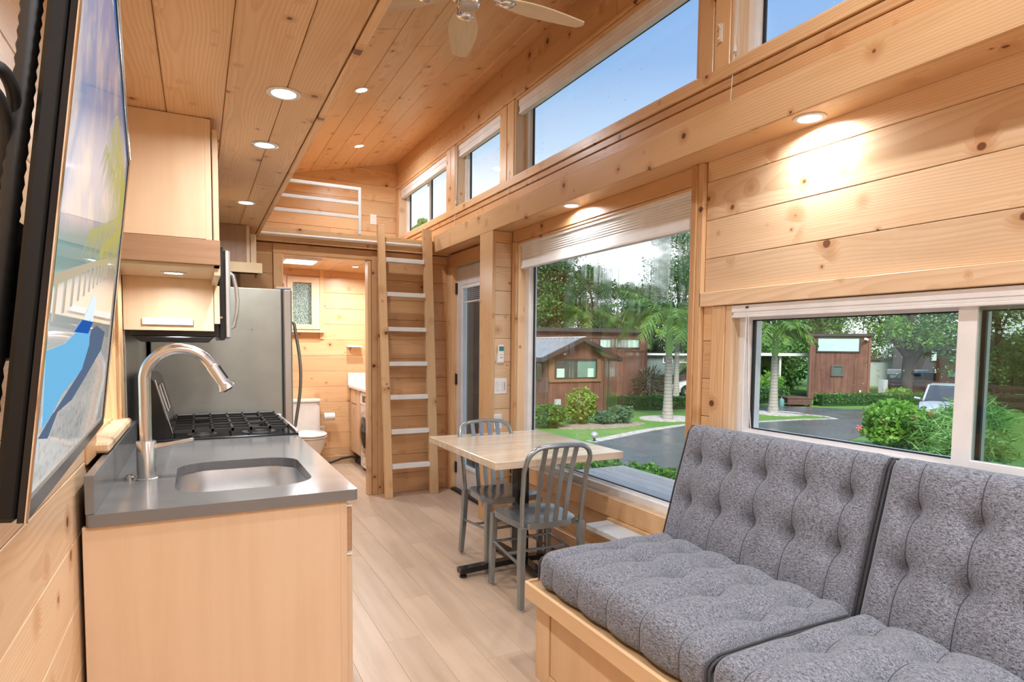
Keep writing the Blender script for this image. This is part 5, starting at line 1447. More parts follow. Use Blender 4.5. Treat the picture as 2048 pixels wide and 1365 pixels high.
for k in range(520):
    d = Vector((rs.gauss(0, 1), rs.gauss(0, 1), rs.gauss(0.25, 0.8))).normalized()
    c0 = Vector((19.6, 23.2, G0 + 0.72)) + Vector((d.x * 0.82, d.y * 0.82, d.z * 0.70)) * rs.uniform(0.45, 1.0)
    dd = (d + Vector((rs.gauss(0, .3), rs.gauss(0, .3), 0.45))).normalized(); sd_ = dd.cross(Vector((0, 0, 1))).normalized() * 0.035; L_ = rs.uniform(0.22, 0.38)
    m.add([c0, c0 + dd * L_ * 0.45 + sd_, c0 + dd * L_ + Vector((0, 0, -0.05)), c0 + dd * L_ * 0.45 - sd_], [(0, 1, 2, 3)])
m.build('foliage', L_CORD, cy, kind='stuff')
m = MB(); m.tube([(19.6, 23.2, G0), (19.6, 23.2, G0 + 0.6)], 0.05, 6); m.build('stem', BARK, cy)
# clipped hedges
def hedge(label, a, b, wd, h, n, seed, mat=None):
    a, b = Vector(a), Vector(b); L_ = (b - a).length; k = max(2, int(L_ / 0.35))
    th = thing('hedge', label, 'hedge', (a.x, a.y, G0))
    bl = []
    for i in range(k):
        p = a.lerp(b, (i + 0.5) / k); bl.append((p.x, p.y, G0 + h * 0.5, 0.30, wd * 0.5, h * 0.52, n // k))
    leaves('foliage', bl, 0.085, mat or L_HEDGE, th, seed, 0.7)
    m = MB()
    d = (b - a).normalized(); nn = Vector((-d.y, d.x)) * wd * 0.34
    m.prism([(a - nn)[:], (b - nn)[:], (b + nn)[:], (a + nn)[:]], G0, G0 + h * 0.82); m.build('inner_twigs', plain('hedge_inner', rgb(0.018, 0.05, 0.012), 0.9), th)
    return th
hedge('clipped green hedge behind the lawn, beyond the cottage corner', (13.7, 19.1), (16.35, 18.0), 0.7, 0.58, 5200, 41)
hedge('clipped green hedge to the side of the front palm trunk, by the white car', (16.6, 18.4), (18.6, 17.6), 0.7, 0.52, 3600, 42)
hedge('rounded hedge behind the pallets, at the fence', (20.9, 18.7), (24.0, 18.9), 0.8, 0.80, 5200, 43, L_MID)
hedge('low clipped hedge along the foot of the red box house', (23.6, 16.9), (29.0, 15.4), 0.8, 0.56, 7500, 44)
shrub('fern', 'bright feathery fern over the hedge by the pallets', 23.6, 19.4, 0.75, 0.6, 1.35, L_LIGHT, 900, 0.26, seed=45, aspect=0.22, cat='fern')
shrub('shrub', 'low bright shrub at the side of the red box house under the utility box', 28.2, 16.2, 0.7, 0.5, 0.75, L_LIGHT, 900, 0.14, seed=46)
# hibiscus with red flowers
hb = shrub('hibiscus', 'bright green hibiscus bush with red flowers below the slider window', 14.60, 8.38, 0.78, 0.78, 1.24, L_LIGHT, 4200, 0.115, seed=51, aspect=0.62, cat='bush')
FLW = plain('petal_red', rgb(0.75, 0.16, 0.13), 0.5)
for (x, y, z) in ((13.95, 8.30, -0.25), (14.28, 7.82, -0.12), (13.75, 8.75, -0.42), (14.62, 7.66, -0.02)):
    m = MB()
    for k in range(5):
        a = 2 * PI * k / 5; d = Vector((-0.85, -0.5, 0.2)).normalized(); s_ = d.orthogonal().normalized(); t_ = d.cross(s_)
        e = s_ * math.cos(a) + t_ * math.sin(a); f2 = s_ * math.cos(a + 0.55) + t_ * math.sin(a + 0.55); c0 = Vector((x, y, z))
        m.add([c0, c0 + e * 0.050 + f2 * -0.012 + d * 0.02, c0 + (e + f2) * 0.042 + d * 0.012, c0 + f2 * 0.062 + d * 0.02], [(0, 1, 2, 3)])
    m.build('flower', FLW, hb)
# fine grassy palms in front of the car
def grasstuft(label, x, y, r, h, n, seed, mat=L_GRASS):
    th = thing('feathery_palm', label, 'plant', (x, y, G0)); rs = random.Random(seed); m = MB()
    for k in range(n):
        a = rs.uniform(0, 6.28); tilt = rs.uniform(0.1, 1.1); rr = r * rs.uniform(0.5, 1.0); hh = h * rs.uniform(0.55, 1.0)
        d = Vector((math.cos(a), math.sin(a), 0)); s_ = Vector((-d.y, d.x, 0))
        p0 = Vector((x, y, G0)) + d * 0.08; p1 = p0 + d * rr * tilt * 0.45 + Vector((0, 0, hh * 0.7)); p2 = p0 + d * rr * tilt * 0.9 + Vector((0, 0, hh * (1.0 - 0.45 * tilt)))
        for i in range(5):
            f = i / 4; q0 = p0.lerp(p1, 0.4 + 0.6 * f) if f < 0.5 else p1.lerp(p2, (f - 0.5) * 2)
            for sg in (-1, 1):
                e = q0 + (s_ * sg * 0.5 + d * 0.4 + Vector((0, 0, 0.1))) * 0.26; w_ = d * 0.007
                m.add([q0 - w_, q0 + w_, e + w_ * 0.3 + Vector((0, 0, -0.05)), e - w_ * 0.3 + Vector((0, 0, -0.05))], [(0, 1, 2, 3)])
    m.build('frond_mass', mat, th, kind='stuff')
    leaves('blades', [(x, y, G0 + h * 0.55, r * 0.85, r * 0.85, h * 0.55, n * 9)], 0.34, mat, th, seed, 0.25, 0.085); return th
grasstuft('feathery light green plant in front of the silver car', 14.75, 7.45, 1.0, 1.05, 260, 61)
grasstuft('feathery plant behind the hibiscus, covering the car bumper', 16.3, 7.6, 1.0, 1.25, 240, 62)
grasstuft('feathery plant low behind the slider mullion', 13.6, 6.35, 0.9, 0.8, 220, 63)
shrub('shrub', 'dark shrub seen through the tinted sliding pane', 13.2, 3.6, 1.1, 0.9, 1.0, L_HEDGE, 2200, 0.13, seed=64)

# ---- palms
TRK = None
def trunkmat():
    t = NT('palm_trunk')
    xyz = t.sep(t.obj())
    n_ = t.noise(t.obj(), 6.0, 3.0)
    ring = t.math('FRACT', t.math('MULTIPLY_ADD', n_, 0.35, t.math('MULTIPLY', xyz[2], 8.5)))
    c = t.mix(t.smooth(ring, 0.0, 0.22), rgb(0.11, 0.095, 0.08), rgb(0.36, 0.33, 0.29))
    c = t.mix(t.smooth(n_, 0.55, 0.8), c, rgb(0.16, 0.13, 0.10))
    return t.pbr(c, 0.85)
TRK = trunkmat(); SHAFT = plain('crownshaft', rgb(0.25, 0.42, 0.12), 0.4)
def frond_mesh(L_, droop, lf, seed, nl=34, up=0.9):
    rs = random.Random(seed); m = MB()
    pts = []
    for i in range(nl + 1):
        f = i / nl; x = L_ * (f - 0.10 * f * f); z = up * L_ * 0.55 * f - droop * L_ * f * f
        pts.append(Vector((x, 0, z)))
    m.tube(pts[::3] + [pts[-1]], [0.018 * (1 - 0.8 * i / (len(pts[::3]))) + 0.002 for i in range(len(pts[::3]) + 1)], 5)
    for i in range(4, nl + 1):
        f = i / nl; p = pts[i]; d = (pts[i] - pts[i - 1]).normalized()
        ll = lf * (math.sin(PI * (0.12 + 0.82 * f)) ** 0.7) * rs.uniform(0.85, 1.1)
        for sg in (-1, 1):
            side = Vector((0, sg, 0)); e = p + side * ll * 0.72 + d * ll * 0.55 + Vector((0, 0, -ll * rs.uniform(0.15, 0.55)))
            mid = p.lerp(e, 0.5) + Vector((0, 0, ll * 0.10)); w_ = d * 0.030
            m.add([p - w_, p + w_, mid + w_ * 0.9, mid - w_ * 0.9], [(0, 1, 2, 3)]); m.add([mid - w_ * 0.9, mid + w_ * 0.9, e], [(0, 1, 2)])
    me = bpy.data.meshes.new('frond'); me.from_pydata([tuple(v) for v in m.v], [], m.f); me.materials.append(L_PALM); return me
def palm(label, x, y, h_trunk, h_shaft, r0, L_, lf, angles, seed, name='palm_tree'):
    th = thing(name, label, 'palm', (x, y, G0)); rs = random.Random(seed)
    prof = []
    n = int(h_trunk / 0.06)
    for i in range(n + 1):
        f = i / n; r = r0 * (1.0 - 0.35 * f) + r0 * 0.28 * math.exp(-f * 9) + (0.006 if i % 2 else 0.0); prof.append((r, G0 + h_trunk * f))
    m = MB(); m.lathe(prof, (x, y, 0), n=14); m.build('trunk', TRK, th, smooth=True)
    z = G0 + h_trunk; m = MB(); m.lathe([(r0 * 0.62, z), (r0 * 0.80, z + h_shaft * 0.15), (r0 * 0.62, z + h_shaft * 0.6), (r0 * 0.42, z + h_shaft), (0.0, z + h_shaft * 1.02)], (x, y, 0), n=14); m.build('crownshaft', SHAFT, th, smooth=True)
    ms = [frond_mesh(L_, dr, lf, seed * 7 + k, up=u_) for k, (dr, u_) in enumerate(((0.55, 0.9), (0.9, 0.9), (0.35, 1.3)))]
    for k, (az, typ, sc) in enumerate(angles):
        o = link('frond', ms[typ], th, (x, y, z + h_shaft * 0.95)); o.rotation_euler = (rs.uniform(-.2, .2), 0, math.radians(az)); o.scale = (sc, sc, sc)
    me = None
    sp_ = MB(); sp_.tube([(x, y, z + h_shaft * 0.9), (x + 0.05, y, z + h_shaft + L_ * 0.55)], [0.02, 0.004], 6); sp_.build('spear_leaf', SHAFT, th)
    return th
AZ1 = [(155, 0, 1.05), (118, 1, 1.0), (60, 0, 0.95), (10, 0, 1.0), (-35, 1, 1.0), (-75, 0, 0.95), (-120, 1, 1.0), (200, 1, 0.9), (235, 0, 0.95), (90, 2, 0.9), (170, 2, 1.0), (-10, 2, 0.95), (280, 2, 0.9), (140, 1, 0.85), (320, 1, 1.0), (30, 1, 0.9)]
palm('tall palm with grey ringed trunk and green crownshaft, on the lawn by the picture window', 14.17, 15.74, 2.20, 1.35, 0.165, 2.15, 0.72, AZ1, 71)
palm('palm with drooping yellow-green fronds on the driveway island, seen through the slider', 19.32, 15.68, 2.15, 1.15, 0.17, 1.75, 0.62, [(a, 1 if k % 3 else 0, s * 0.95) for k, (a, t_, s) in enumerate(AZ1)], 72)
palm('short palm behind the white car, near the grey house', 20.3, 22.0, 2.9, 0.7, 0.14, 1.9, 0.6, AZ1[:11], 73)
palm('palm rising behind the long brown house roof', 18.6, 27.2, 3.3, 0.8, 0.16, 2.2, 0.7, AZ1[2:13], 74)
palm('palm behind the brown house, beside the other palm there', 22.2, 27.0, 2.6, 0.7, 0.16, 2.1, 0.7, AZ1[1:12], 75)
palm('young palm in front of the carport behind the fence', 23.8, 23.9, 0.9, 0.5, 0.12, 1.5, 0.5, AZ1[:10], 76)
palm('young palm between carport and red box house', 27.2, 23.0, 1.3, 0.5, 0.12, 1.6, 0.5, AZ1[3:13], 77)

# ---- buildings
def siding(name, a, b, axis='Z', step=0.14):
    if name in _mc: return _mc[name]
    t = NT(name); xyz = t.sep(t.obj())
    src = xyz[2] if axis == 'Z' else t.math('ADD', xyz[0], xyz[1])
    f = t.math('FRACT', t.math('MULTIPLY', src, 1.0 / step)); ln = t.smooth(f, 0.0, 0.10, 1.0, 0.0)
    n_ = t.noise(t.obj(), 3.0, 4.0); n2 = t.noise(t.comb(t.math('MULTIPLY', xyz[0], 14.0), t.math('MULTIPLY', xyz[1], 14.0), t.math('MULTIPLY', xyz[2], 0.9)), 1.0, 3.0)
    c = t.mix(t.smooth(t.math('MULTIPLY_ADD', n2, 0.6, t.math('MULTIPLY', n_, 0.4)), 0.35, 0.7), a, b)
    c = t.mix(t.math('MULTIPLY', ln, 0.55), c, tuple(v * 0.35 for v in a[:3]) + (1,))
    _mc[name] = t.pbr(c, 0.75, 0.0, t.bump(ln, -0.5, 0.01)); return _mc[name]
RED = siding('siding_red', rgb(0.125, 0.050, 0.034), rgb(0.20, 0.085, 0.058))
REDV = siding('siding_red_up', rgb(0.125, 0.050, 0.034), rgb(0.21, 0.095, 0.065), 'X', 0.22)
RTRIM = plain('trim_brown', rgb(0.115, 0.058, 0.036), 0.7); OCHRE = plain('trim_ochre', rgb(0.26, 0.13, 0.06), 0.7)
DARK = plain('dark_bronze', rgb(0.045, 0.042, 0.040), 0.5)
SHADEW = plain('blind_green_white', rgb(0.50, 0.66, 0.58), 0.5)
PANE = plain('dark_pane', rgb(0.05, 0.065, 0.065), 0.08, Specular_IOR_Level=0.7)
METAL = plain('roof_metal', rgb(0.52, 0.53, 0.54), 0.30, 0.6)

def framed(parent, O, d, s0, s1, z0, z1, out, mat_in, frame=DARK, fw=0.05, name='window', split=None):
    """a framed window on a vertical face: O origin, d unit direction along the face, out outward normal"""
    O, d, out = Vector(O), Vector(d), Vector(out)
    def slab(m, a, b, c_, e, t0, t1):
        vs = []
        for tt_ in (t0, t1):
            for (s_, z_) in ((a, c_), (b, c_), (b, e), (a, e)):
                p = O + d * s_ + out * tt_; vs.append((p.x, p.y, z_))
        m.add(vs, [(0, 1, 2, 3), (4, 5, 6, 7), (0, 1, 5, 4), (1, 2, 6, 5), (2, 3, 7, 6), (3, 0, 4, 7)])
    m = MB(); slab(m, s0, s0 + fw, z0, z1, 0, 0.05); slab(m, s1 - fw, s1, z0, z1, 0, 0.05); slab(m, s0 + fw, s1 - fw, z0, z0 + fw, 0, 0.05); slab(m, s0 + fw, s1 - fw, z1 - fw, z1, 0, 0.05)
    f = m.build(name, frame, parent)
    cuts = [s0 + fw] + ([split] if split else []) + [s1 - fw]
    for i in range(len(cuts) - 1):
        m = MB(); slab(m, cuts[i], cuts[i + 1] - (0.03 if split and i == 0 else 0), z0 + fw, z1 - fw, 0.004, 0.02); m.build('pane', mat_in if isinstance(mat_in, bpy.types.Material) else mat_in[i], f)
    return f
def faceboard(parent, name, O, d, out, s0, s1, z0, z1, t0, t1, mat):
    O, d, out = Vector(O), Vector(d), Vector(out); vs = []
    for tt_ in (t0, t1):
        for (s_, z_) in ((s0, z0), (s1, z0), (s1, z1), (s0, z1)):
            p = O + d * s_ + out * tt_; vs.append((p.x, p.y, z_))
    m = MB(); m.add(vs, [(0, 1, 2, 3), (4, 5, 6, 7), (0, 1, 5, 4), (1, 2, 6, 5), (2, 3, 7, 6), (3, 0, 4, 7)]); return m.build(name, mat, parent)
# cottage with ribbed metal roof
ct = thing('cottage', 'small brown cottage with ribbed metal gable roof', 'house', (12.15, 18.25, G0))
m = MB(); m.prism([(10.86, G0), (13.43, G0), (13.43, 1.02), (12.22, 1.66), (10.86, 1.02)], 18.25, 25.0, 'Y'); m.build('body', REDV, ct)
rg_ = (12.22, 1.755)
for sg, ex in ((-1, 10.52), (1, 13.92)):
    ez = 1.02
    m = MB(); m.prism([(rg_[0], rg_[1]), (ex, ez), (ex, ez - 0.06), (rg_[0], rg_[1] - 0.06)], 18.0, 25.3, 'Y'); rf = m.build('roof_slope', METAL, ct)
    n = 24
    for k in range(n):
        y = 18.06 + 7.2 * k / (n - 1); m = MB(); m.tube([(rg_[0], y, rg_[1] + 0.012), (ex, y, ez + 0.012)], (0.022, 0.018), 4, flat=(0, 0, 1)); m.build('rib', METAL, rf)
    m = MB(); m.prism([(rg_[0], rg_[1] + 0.015), (ex, ez + 0.015), (ex, ez - 0.14), (rg_[0], rg_[1] - 0.13)], 17.94, 18.0, 'Y'); m.build('rake_board', DARK, ct)
    m = MB(); m.box(ex - 0.03, ex + 0.03, 17.96, 25.3, ez - 0.13, ez + 0.01); m.build('gutter', DARK, ct)
m = MB(); m.box(rg_[0] - 0.07, rg_[0] + 0.07, 17.96, 25.3, rg_[1] - 0.01, rg_[1] + 0.035); m.build('ridge_cap', plain('cap_white', rgb(0.72, 0.72, 0.72), 0.4), ct)
O_, d_, n_ = (10.86, 18.25, 0), (1, 0, 0), (0, -1, 0)
faceboard(ct, 'eave_board', O_, d_, n_, -0.05, 2.62, 0.98, 1.06, 0, 0.04, RTRIM)
faceboard(ct, 'sill_board', O_, d_, n_, 0.08, 2.30, 0.16, 0.26, 0, 0.05, OCHRE); faceboard(ct, 'casing_board', O_, d_, n_, 0.06, 0.30, 0.26, 0.98, 0, 0.04, OCHRE); faceboard(ct, 'casing_board', O_, d_, n_, 2.12, 2.30, 0.26, 0.98, 0, 0.04, OCHRE)
faceboard(ct, 'corner_board', O_, d_, n_, -0.06, 0.06, G0, 0.98, 0, 0.05, RTRIM); faceboard(ct, 'corner_board', O_, d_, n_, 2.44, 2.58, G0, 0.98, 0, 0.05, RTRIM)
fw_ = framed(ct, O_, d_, 0.30, 2.12, 0.27, 0.97, n_, (PANE, plain('pane_green', rgb(0.15, 0.27, 0.22), 0.1)), split=1.28)
for s_, w_ in ((0.40, 0.32), (1.72, 0.26)): faceboard(fw_, 'paper_blind', O_, d_, n_, s_, s_ + w_, 0.31, 0.64, 0.02, 0.028, SHADEW)
framed(ct, (10.86, 18.25, 0), (0, 1, 0), 0.25, 0.75, 0.25, 0.85, (-1, 0, 0), PANE, RTRIM)
m = MB(); m.tube([(13.50, 18.2, 0.95), (13.50, 18.2, G0)], 0.035, 8); m.build('downpipe', DARK, ct)
m = MB(); m.lathe([(0.0, 0.0), (0.05, 0.0), (0.06, 0.06), (0.0, 0.08)], (11.55, 18.2, 1.12), n=10); m.build('gable_lamp', WPAINT, ct)
ub = box('utility_box', 11.05, 11.25, 17.9, 18.02, -0.62, -0.42, plain('utility_grey', rgb(0.45, 0.47, 0.47), 0.5)); tag(ub, 'small pale utility box at the foot of the cottage wall', 'utility box')
# long brown house
A_, B_ = Vector((10.5, 27.12, 0)), Vector((20.25, 24.1, 0)); d_ = (B_ - A_).normalized(); n_ = Vector((d_.y, -d_.x, 0)); bk = -n_
lh = thing('long_house', 'long low brown house with a flat roof and two white-curtained windows', 'house', (15.4, 25.6, G0))
def orient_box(parent, name, O, d, out, s0, s1, z0, z1, depth, mat): return faceboard(parent, name, O, d, out, s0, s1, z0, z1, -depth, 0, mat)
LL = (B_ - A_).length
orient_box(lh, 'body', A_, d_, n_, 0, LL, G0, 2.17, 2.6, RED); faceboard(lh, 'roof', A_, d_, n_, -0.2, LL + 0.18, 2.17, 2.36, -2.8, 0.22, DARK)
off = LL - 8.1
faceboard(lh, 'batten', A_, d_, n_, LL - 0.12, LL, G0, 2.17, 0, 0.03, RTRIM); faceboard(lh, 'batten', A_, d_, n_, off + 6.20, off + 6.32, G0, 2.17, 0, 0.03, RTRIM); faceboard(lh, 'band_board', A_, d_, n_, 0, LL, 1.22, 1.30, 0, 0.03, RTRIM); faceboard(lh, 'band_board', A_, d_, n_, 0, LL, 1.88, 1.93, 0, 0.03, RTRIM)
framed(lh, A_, d_, off + 5.55, off + 6.17, 1.37, 1.87, n_, SHADEW); framed(lh, A_, d_, off + 6.38, off + 7.68, 1.38, 1.88, n_, (plain('pane_grey', rgb(0.22, 0.27, 0.25), 0.2), SHADEW), split=off + 7.05); framed(lh, A_, d_, off + 4.7, off + 5.2, 1.40, 1.85, n_, SHADEW)
# red box house
A_, B_ = Vector((26.2, 19.28, 0)), Vector((27.62, 17.18, 0)); d_ = (B_ - A_).normalized(); n_ = Vector((d_.y, -d_.x, 0))
rb = thing('box_house', 'tall red-brown box house with a wide pale window, across the driveway', 'house', (27.0, 18.2, G0))
LL = (B_ - A_).length
orient_box(rb, 'body', A_, d_, n_, 0, LL, G0, 2.05, 4.5, REDV); faceboard(rb, 'roof', A_, d_, n_, -0.08, LL + 0.08, 2.05, 2.17, -4.6, 0.12, DARK)
for s_ in (0.0, LL - 0.10): faceboard(rb, 'corner_board', A_, d_, n_, s_, s_ + 0.10, G0, 2.05, 0, 0.03, plain('corner_red', rgb(0.20, 0.085, 0.058), 0.7))
framed(rb, A_, d_, 0.28, 2.11, 1.29, 2.02, n_, plain('blind_mint', rgb(0.48, 0.68, 0.62), 0.35), DARK, 0.06); framed(rb, A_, d_, 0.94, 1.46, 0.16, 0.70, n_, plain('pane_slate', rgb(0.10, 0.14, 0.13), 0.15), plain('frame_bronze', rgb(0.10, 0.10, 0.085), 0.5), 0.08)
faceboard(rb, 'ac_unit', A_, d_, n_, 0.80, 1.43, -0.98, -0.66, 0, 0.25, plain('ac_white', rgb(0.70, 0.69, 0.64), 0.5)); faceboard(rb, 'wall_lamp', A_, d_, n_, 2.11, 2.22, -0.76, -0.48, 0, 0.14, BLACKM); faceboard(rb, 'lamp_glass', A_, d_, n_, 2.125, 2.205, -0.56, -0.46, 0.02, 0.15, SHADEW)
c0 = A_ + d_ * 2.32 + n_ * 0.12
m = MB(); m.tube([A_ + d_ * 2.32 + Vector((0, 0, 1.93)), c0 + Vector((0, 0, 1.93))], 0.04, 8); m.tube([c0 + Vector((-0.07, 0, 1.93)), c0 + Vector((-0.07, 0, 1.93)) + n_ * 0.10], 0.055, 10); m.tube([c0 + Vector((0.08, 0, 1.90)), c0 + Vector((0.08, 0, 1.90)) + n_ * 0.10], 0.055, 10); m.build('flood_lamp', plain('lamp_white', rgb(0.65, 0.64, 0.62), 0.4), rb, smooth=True)
q = box('utility_box', 28.0, 28.3, 16.75, 17.0, -0.78, 0.05, _mc['utility_grey']); tag(q, 'grey utility box beside the red box house', 'utility box')
# grey house behind the white car
A_, B_ = Vector((21.6, 26.4, 0)), Vector((27.5, 23.9, 0)); d_ = (B_ - A_).normalized(); n_ = Vector((d_.y, -d_.x, 0)); LL = (B_ - A_).length
gh = thing('grey_house', 'grey-green house with white fascia behind the short palm', 'house', (24.5, 25.2, G0))
GRY = siding('siding_grey', rgb(0.13, 0.17, 0.165), rgb(0.18, 0.23, 0.22)); orient_box(gh, 'body', A_, d_, n_, 0, LL, G0, 1.02, 3, GRY); faceboard(gh, 'fascia', A_, d_, n_, -0.1, LL + 0.1, 1.02, 1.12, -3.1, 0.25, WPAINT); faceboard(gh, 'corner_board', A_, d_, n_, 0, 0.1, G0, 1.02, 0, 0.03, WPAINT)
framed(gh, A_, d_, 1.35, 1.9, 0.58, 0.95, n_, PANE, WPAINT); framed(gh, A_, d_, 2.05, 3.9, 0.60, 0.95, n_, plain('pane_tan', rgb(0.30, 0.26, 0.20), 0.3), WPAINT); framed(gh, A_, d_, 3.4, 4.2, -0.3, 0.45, n_, plain('blue_pane', rgb(0.33, 0.48, 0.52), 0.2), plain('frame_blue', rgb(0.12, 0.28, 0.34), 0.4))
# far houses
for nm, lab, cx_, cy_, hw, z1, mat, wins in (('far_house', 'orange-brown house far behind the fence, with two pale strip windows', 36.2, 17.6, 1.1, 1.35, plain('far_orange', rgb(0.33, 0.13, 0.055), 0.7), ((-.55, .75, .80, 1.2), (-.55, .75, -0.02, 0.40))), ('far_house', 'dark house far behind the fence, with narrow upright windows', 41.0, 21.8, 1.9, 2.0, plain('far_dark', rgb(0.05, 0.045, 0.045), 0.7), ((0.1, .6, .75, 1.6), (1.1, 1.6, .75, 1.6), (0.3, .7, -.5, .35))), ('far_house', 'pale grey house far behind the big tree trunk', 40.5, 25.0, 2.2, 0.75, plain('far_pale', rgb(0.36, 0.42, 0.40), 0.7), ((-1.2, -0.2, -.2, .4),))):
    th = thing(nm, lab, 'house', (cx_, cy_, G0)); vd = Vector((cx_, cy_, 0)).normalized(); d_ = Vector((vd.y, -vd.x, 0)); n_ = -vd; O_ = Vector((cx_, cy_, 0))
    orient_box(th, 'body', O_, d_, n_, -hw, hw, G0, z1, 4, mat); faceboard(th, 'roof', O_, d_, n_, -hw - .1, hw + .1, z1, z1 + 0.12, -4, 0.15, DARK)
    for a, b, c_, e in wins: framed(th, O_, d_, a, b, c_, e, n_, SHADEW, DARK, 0.05)

# ---- fences: posts, rails of alternating boards
FEN = plain('fence_brown', rgb(0.125, 0.060, 0.045), 0.7, var=0.15)
def fence(label, a, b, nb):
    a, b = Vector(a), Vector(b); d = (b - a) / nb
    n2 = Vector((-(b - a).y, (b - a).x)).normalized()
    if n2.dot(a) > 0: n2 = -n2
    th = thing('fence', label, 'fence', (a.x, a.y, G0))
    u = (b - a).normalized(); an = math.atan2(u.y, u.x)
    def blk(name, c, L_, w_, z0, z1):
        o = link(name, boxmesh(L_, w_, z1 - z0, FEN, 0), th, (c.x, c.y, (z0 + z1) / 2)); o.rotation_euler = (0, 0, an)
    for i in range(nb + 1): blk('post', a + d * i, 0.09, 0.09, G0, G0 + 1.03)
    for i in range(nb):
        c = a + d * (i + 0.5)
        for k in range(6):
            z = G0 + 0.06 + 0.165 * k; blk('slat', c + n2 * (0.055 if (k + i) % 2 else -0.055), d.length, 0.022, z, z + 0.14)
fence('brown slatted fence behind the hedge and carport', (21.0, 24.6), (26.0, 21.4), 4)
fence('brown slatted fence running from the red box house past the big tree', (31.2, 18.4), (29.3, 13.0), 5)
fence('brown slatted fence seen through the tinted sliding pane', (29.3, 13.0), (26.5, 3.0), 8)
# ---- carport, pallets, gas bottle
cp = thing('carport', 'flat white carport roof on thin posts behind the fence', 'carport', (26.2, 21.5, G0))
an = math.atan2(-1.4, 2.6); o = link('roof', boxmesh(4.6, 3.0, 0.14, plain('carport_white', rgb(0.68, 0.70, 0.70), 0.4), 0.01), cp, (26.4, 22.2, 1.14)); o.rotation_euler = (0, 0, an)
for (x, y) in ((26.15, 20.9), (27.75, 20.45), (24.6, 22.3)): box('post', x - 0.04, x + 0.04, y - 0.04, y + 0.04, G0, 1.07, WPAINT, cp, 0)
pl = thing('bench_planter', 'low brown slatted box like a bench, by the rounded hedge', 'bench', (22.7, 17.3, G0))
an = math.atan2(-0.6, 1.0)
def rot_box(name, parent, c, L_, W_, z0, z1, an, mat):
    o = link(name, boxmesh(L_, W_, z1 - z0, mat, 0.004), parent, (c[0], c[1], (z0 + z1) / 2)); o.rotation_euler = (0, 0, an); return o
ux, uy = math.cos(an), math.sin(an)
for k in range(6): rot_box('slat', pl, (22.75 - uy * (k - 2.5) * 0.16, 17.35 + ux * (k - 2.5) * 0.16), 1.05, 0.14, G0 + 0.33, G0 + 0.37, an, FEN)
rot_box('box', pl, (22.75, 17.35), 1.0, 0.9, G0 + 0.12, G0 + 0.33, an, FEN); rot_box('kick_board', pl, (22.75 + uy * 0.50, 17.35 - ux * 0.50), 1.06, 0.05, G0 + 0.08, G0 + 0.14, an, RTRIM)
for s_ in (-0.4, 0.4): rot_box('leg', pl, (22.75 + ux * s_ + uy * 0.4, 17.35 + uy * s_ - ux * 0.4), 0.08, 0.08, G0, G0 + 0.12, an, RTRIM)
gb = thing('gas_bottle', 'small green gas bottle standing by the rounded hedge', 'gas bottle', (21.75, 17.25, G0))
m = MB(); m.lathe([(0.0, G0), (0.10, G0), (0.11, G0 + 0.03), (0.11, G0 + 0.28), (0.07, G0 + 0.34), (0.0, G0 + 0.35)], (21.75, 17.25, 0), n=14); m.build('body', plain('bottle_green', rgb(0.20, 0.42, 0.34), 0.4), gb, smooth=True)
m = MB(); m.lathe([(0.03, G0 + 0.34), (0.03, G0 + 0.40), (0.0, G0 + 0.41)], (21.75, 17.25, 0), n=10); m.build('valve', NICKEL, gb)
gl_ = thing('garden_light', 'small round garden light beyond the table corner', 'garden light', (8.9, 12.55, G0))
m = MB(); m.tube([(8.9, 12.55, G0), (8.9, 12.55, G0 + 0.10)], 0.03, 8); m.build('stake', DARK, gl_)
m = MB(); m.lathe([(0.0, G0 + 0.09), (0.07, G0 + 0.12), (0.095, G0 + 0.18), (0.07, G0 + 0.24), (0.0, G0 + 0.27)], (8.9, 12.55, 0), n=14); m.build('globe', plain('globe_grey', rgb(0.40, 0.40, 0.42), 0.3), gl_, smooth=True)

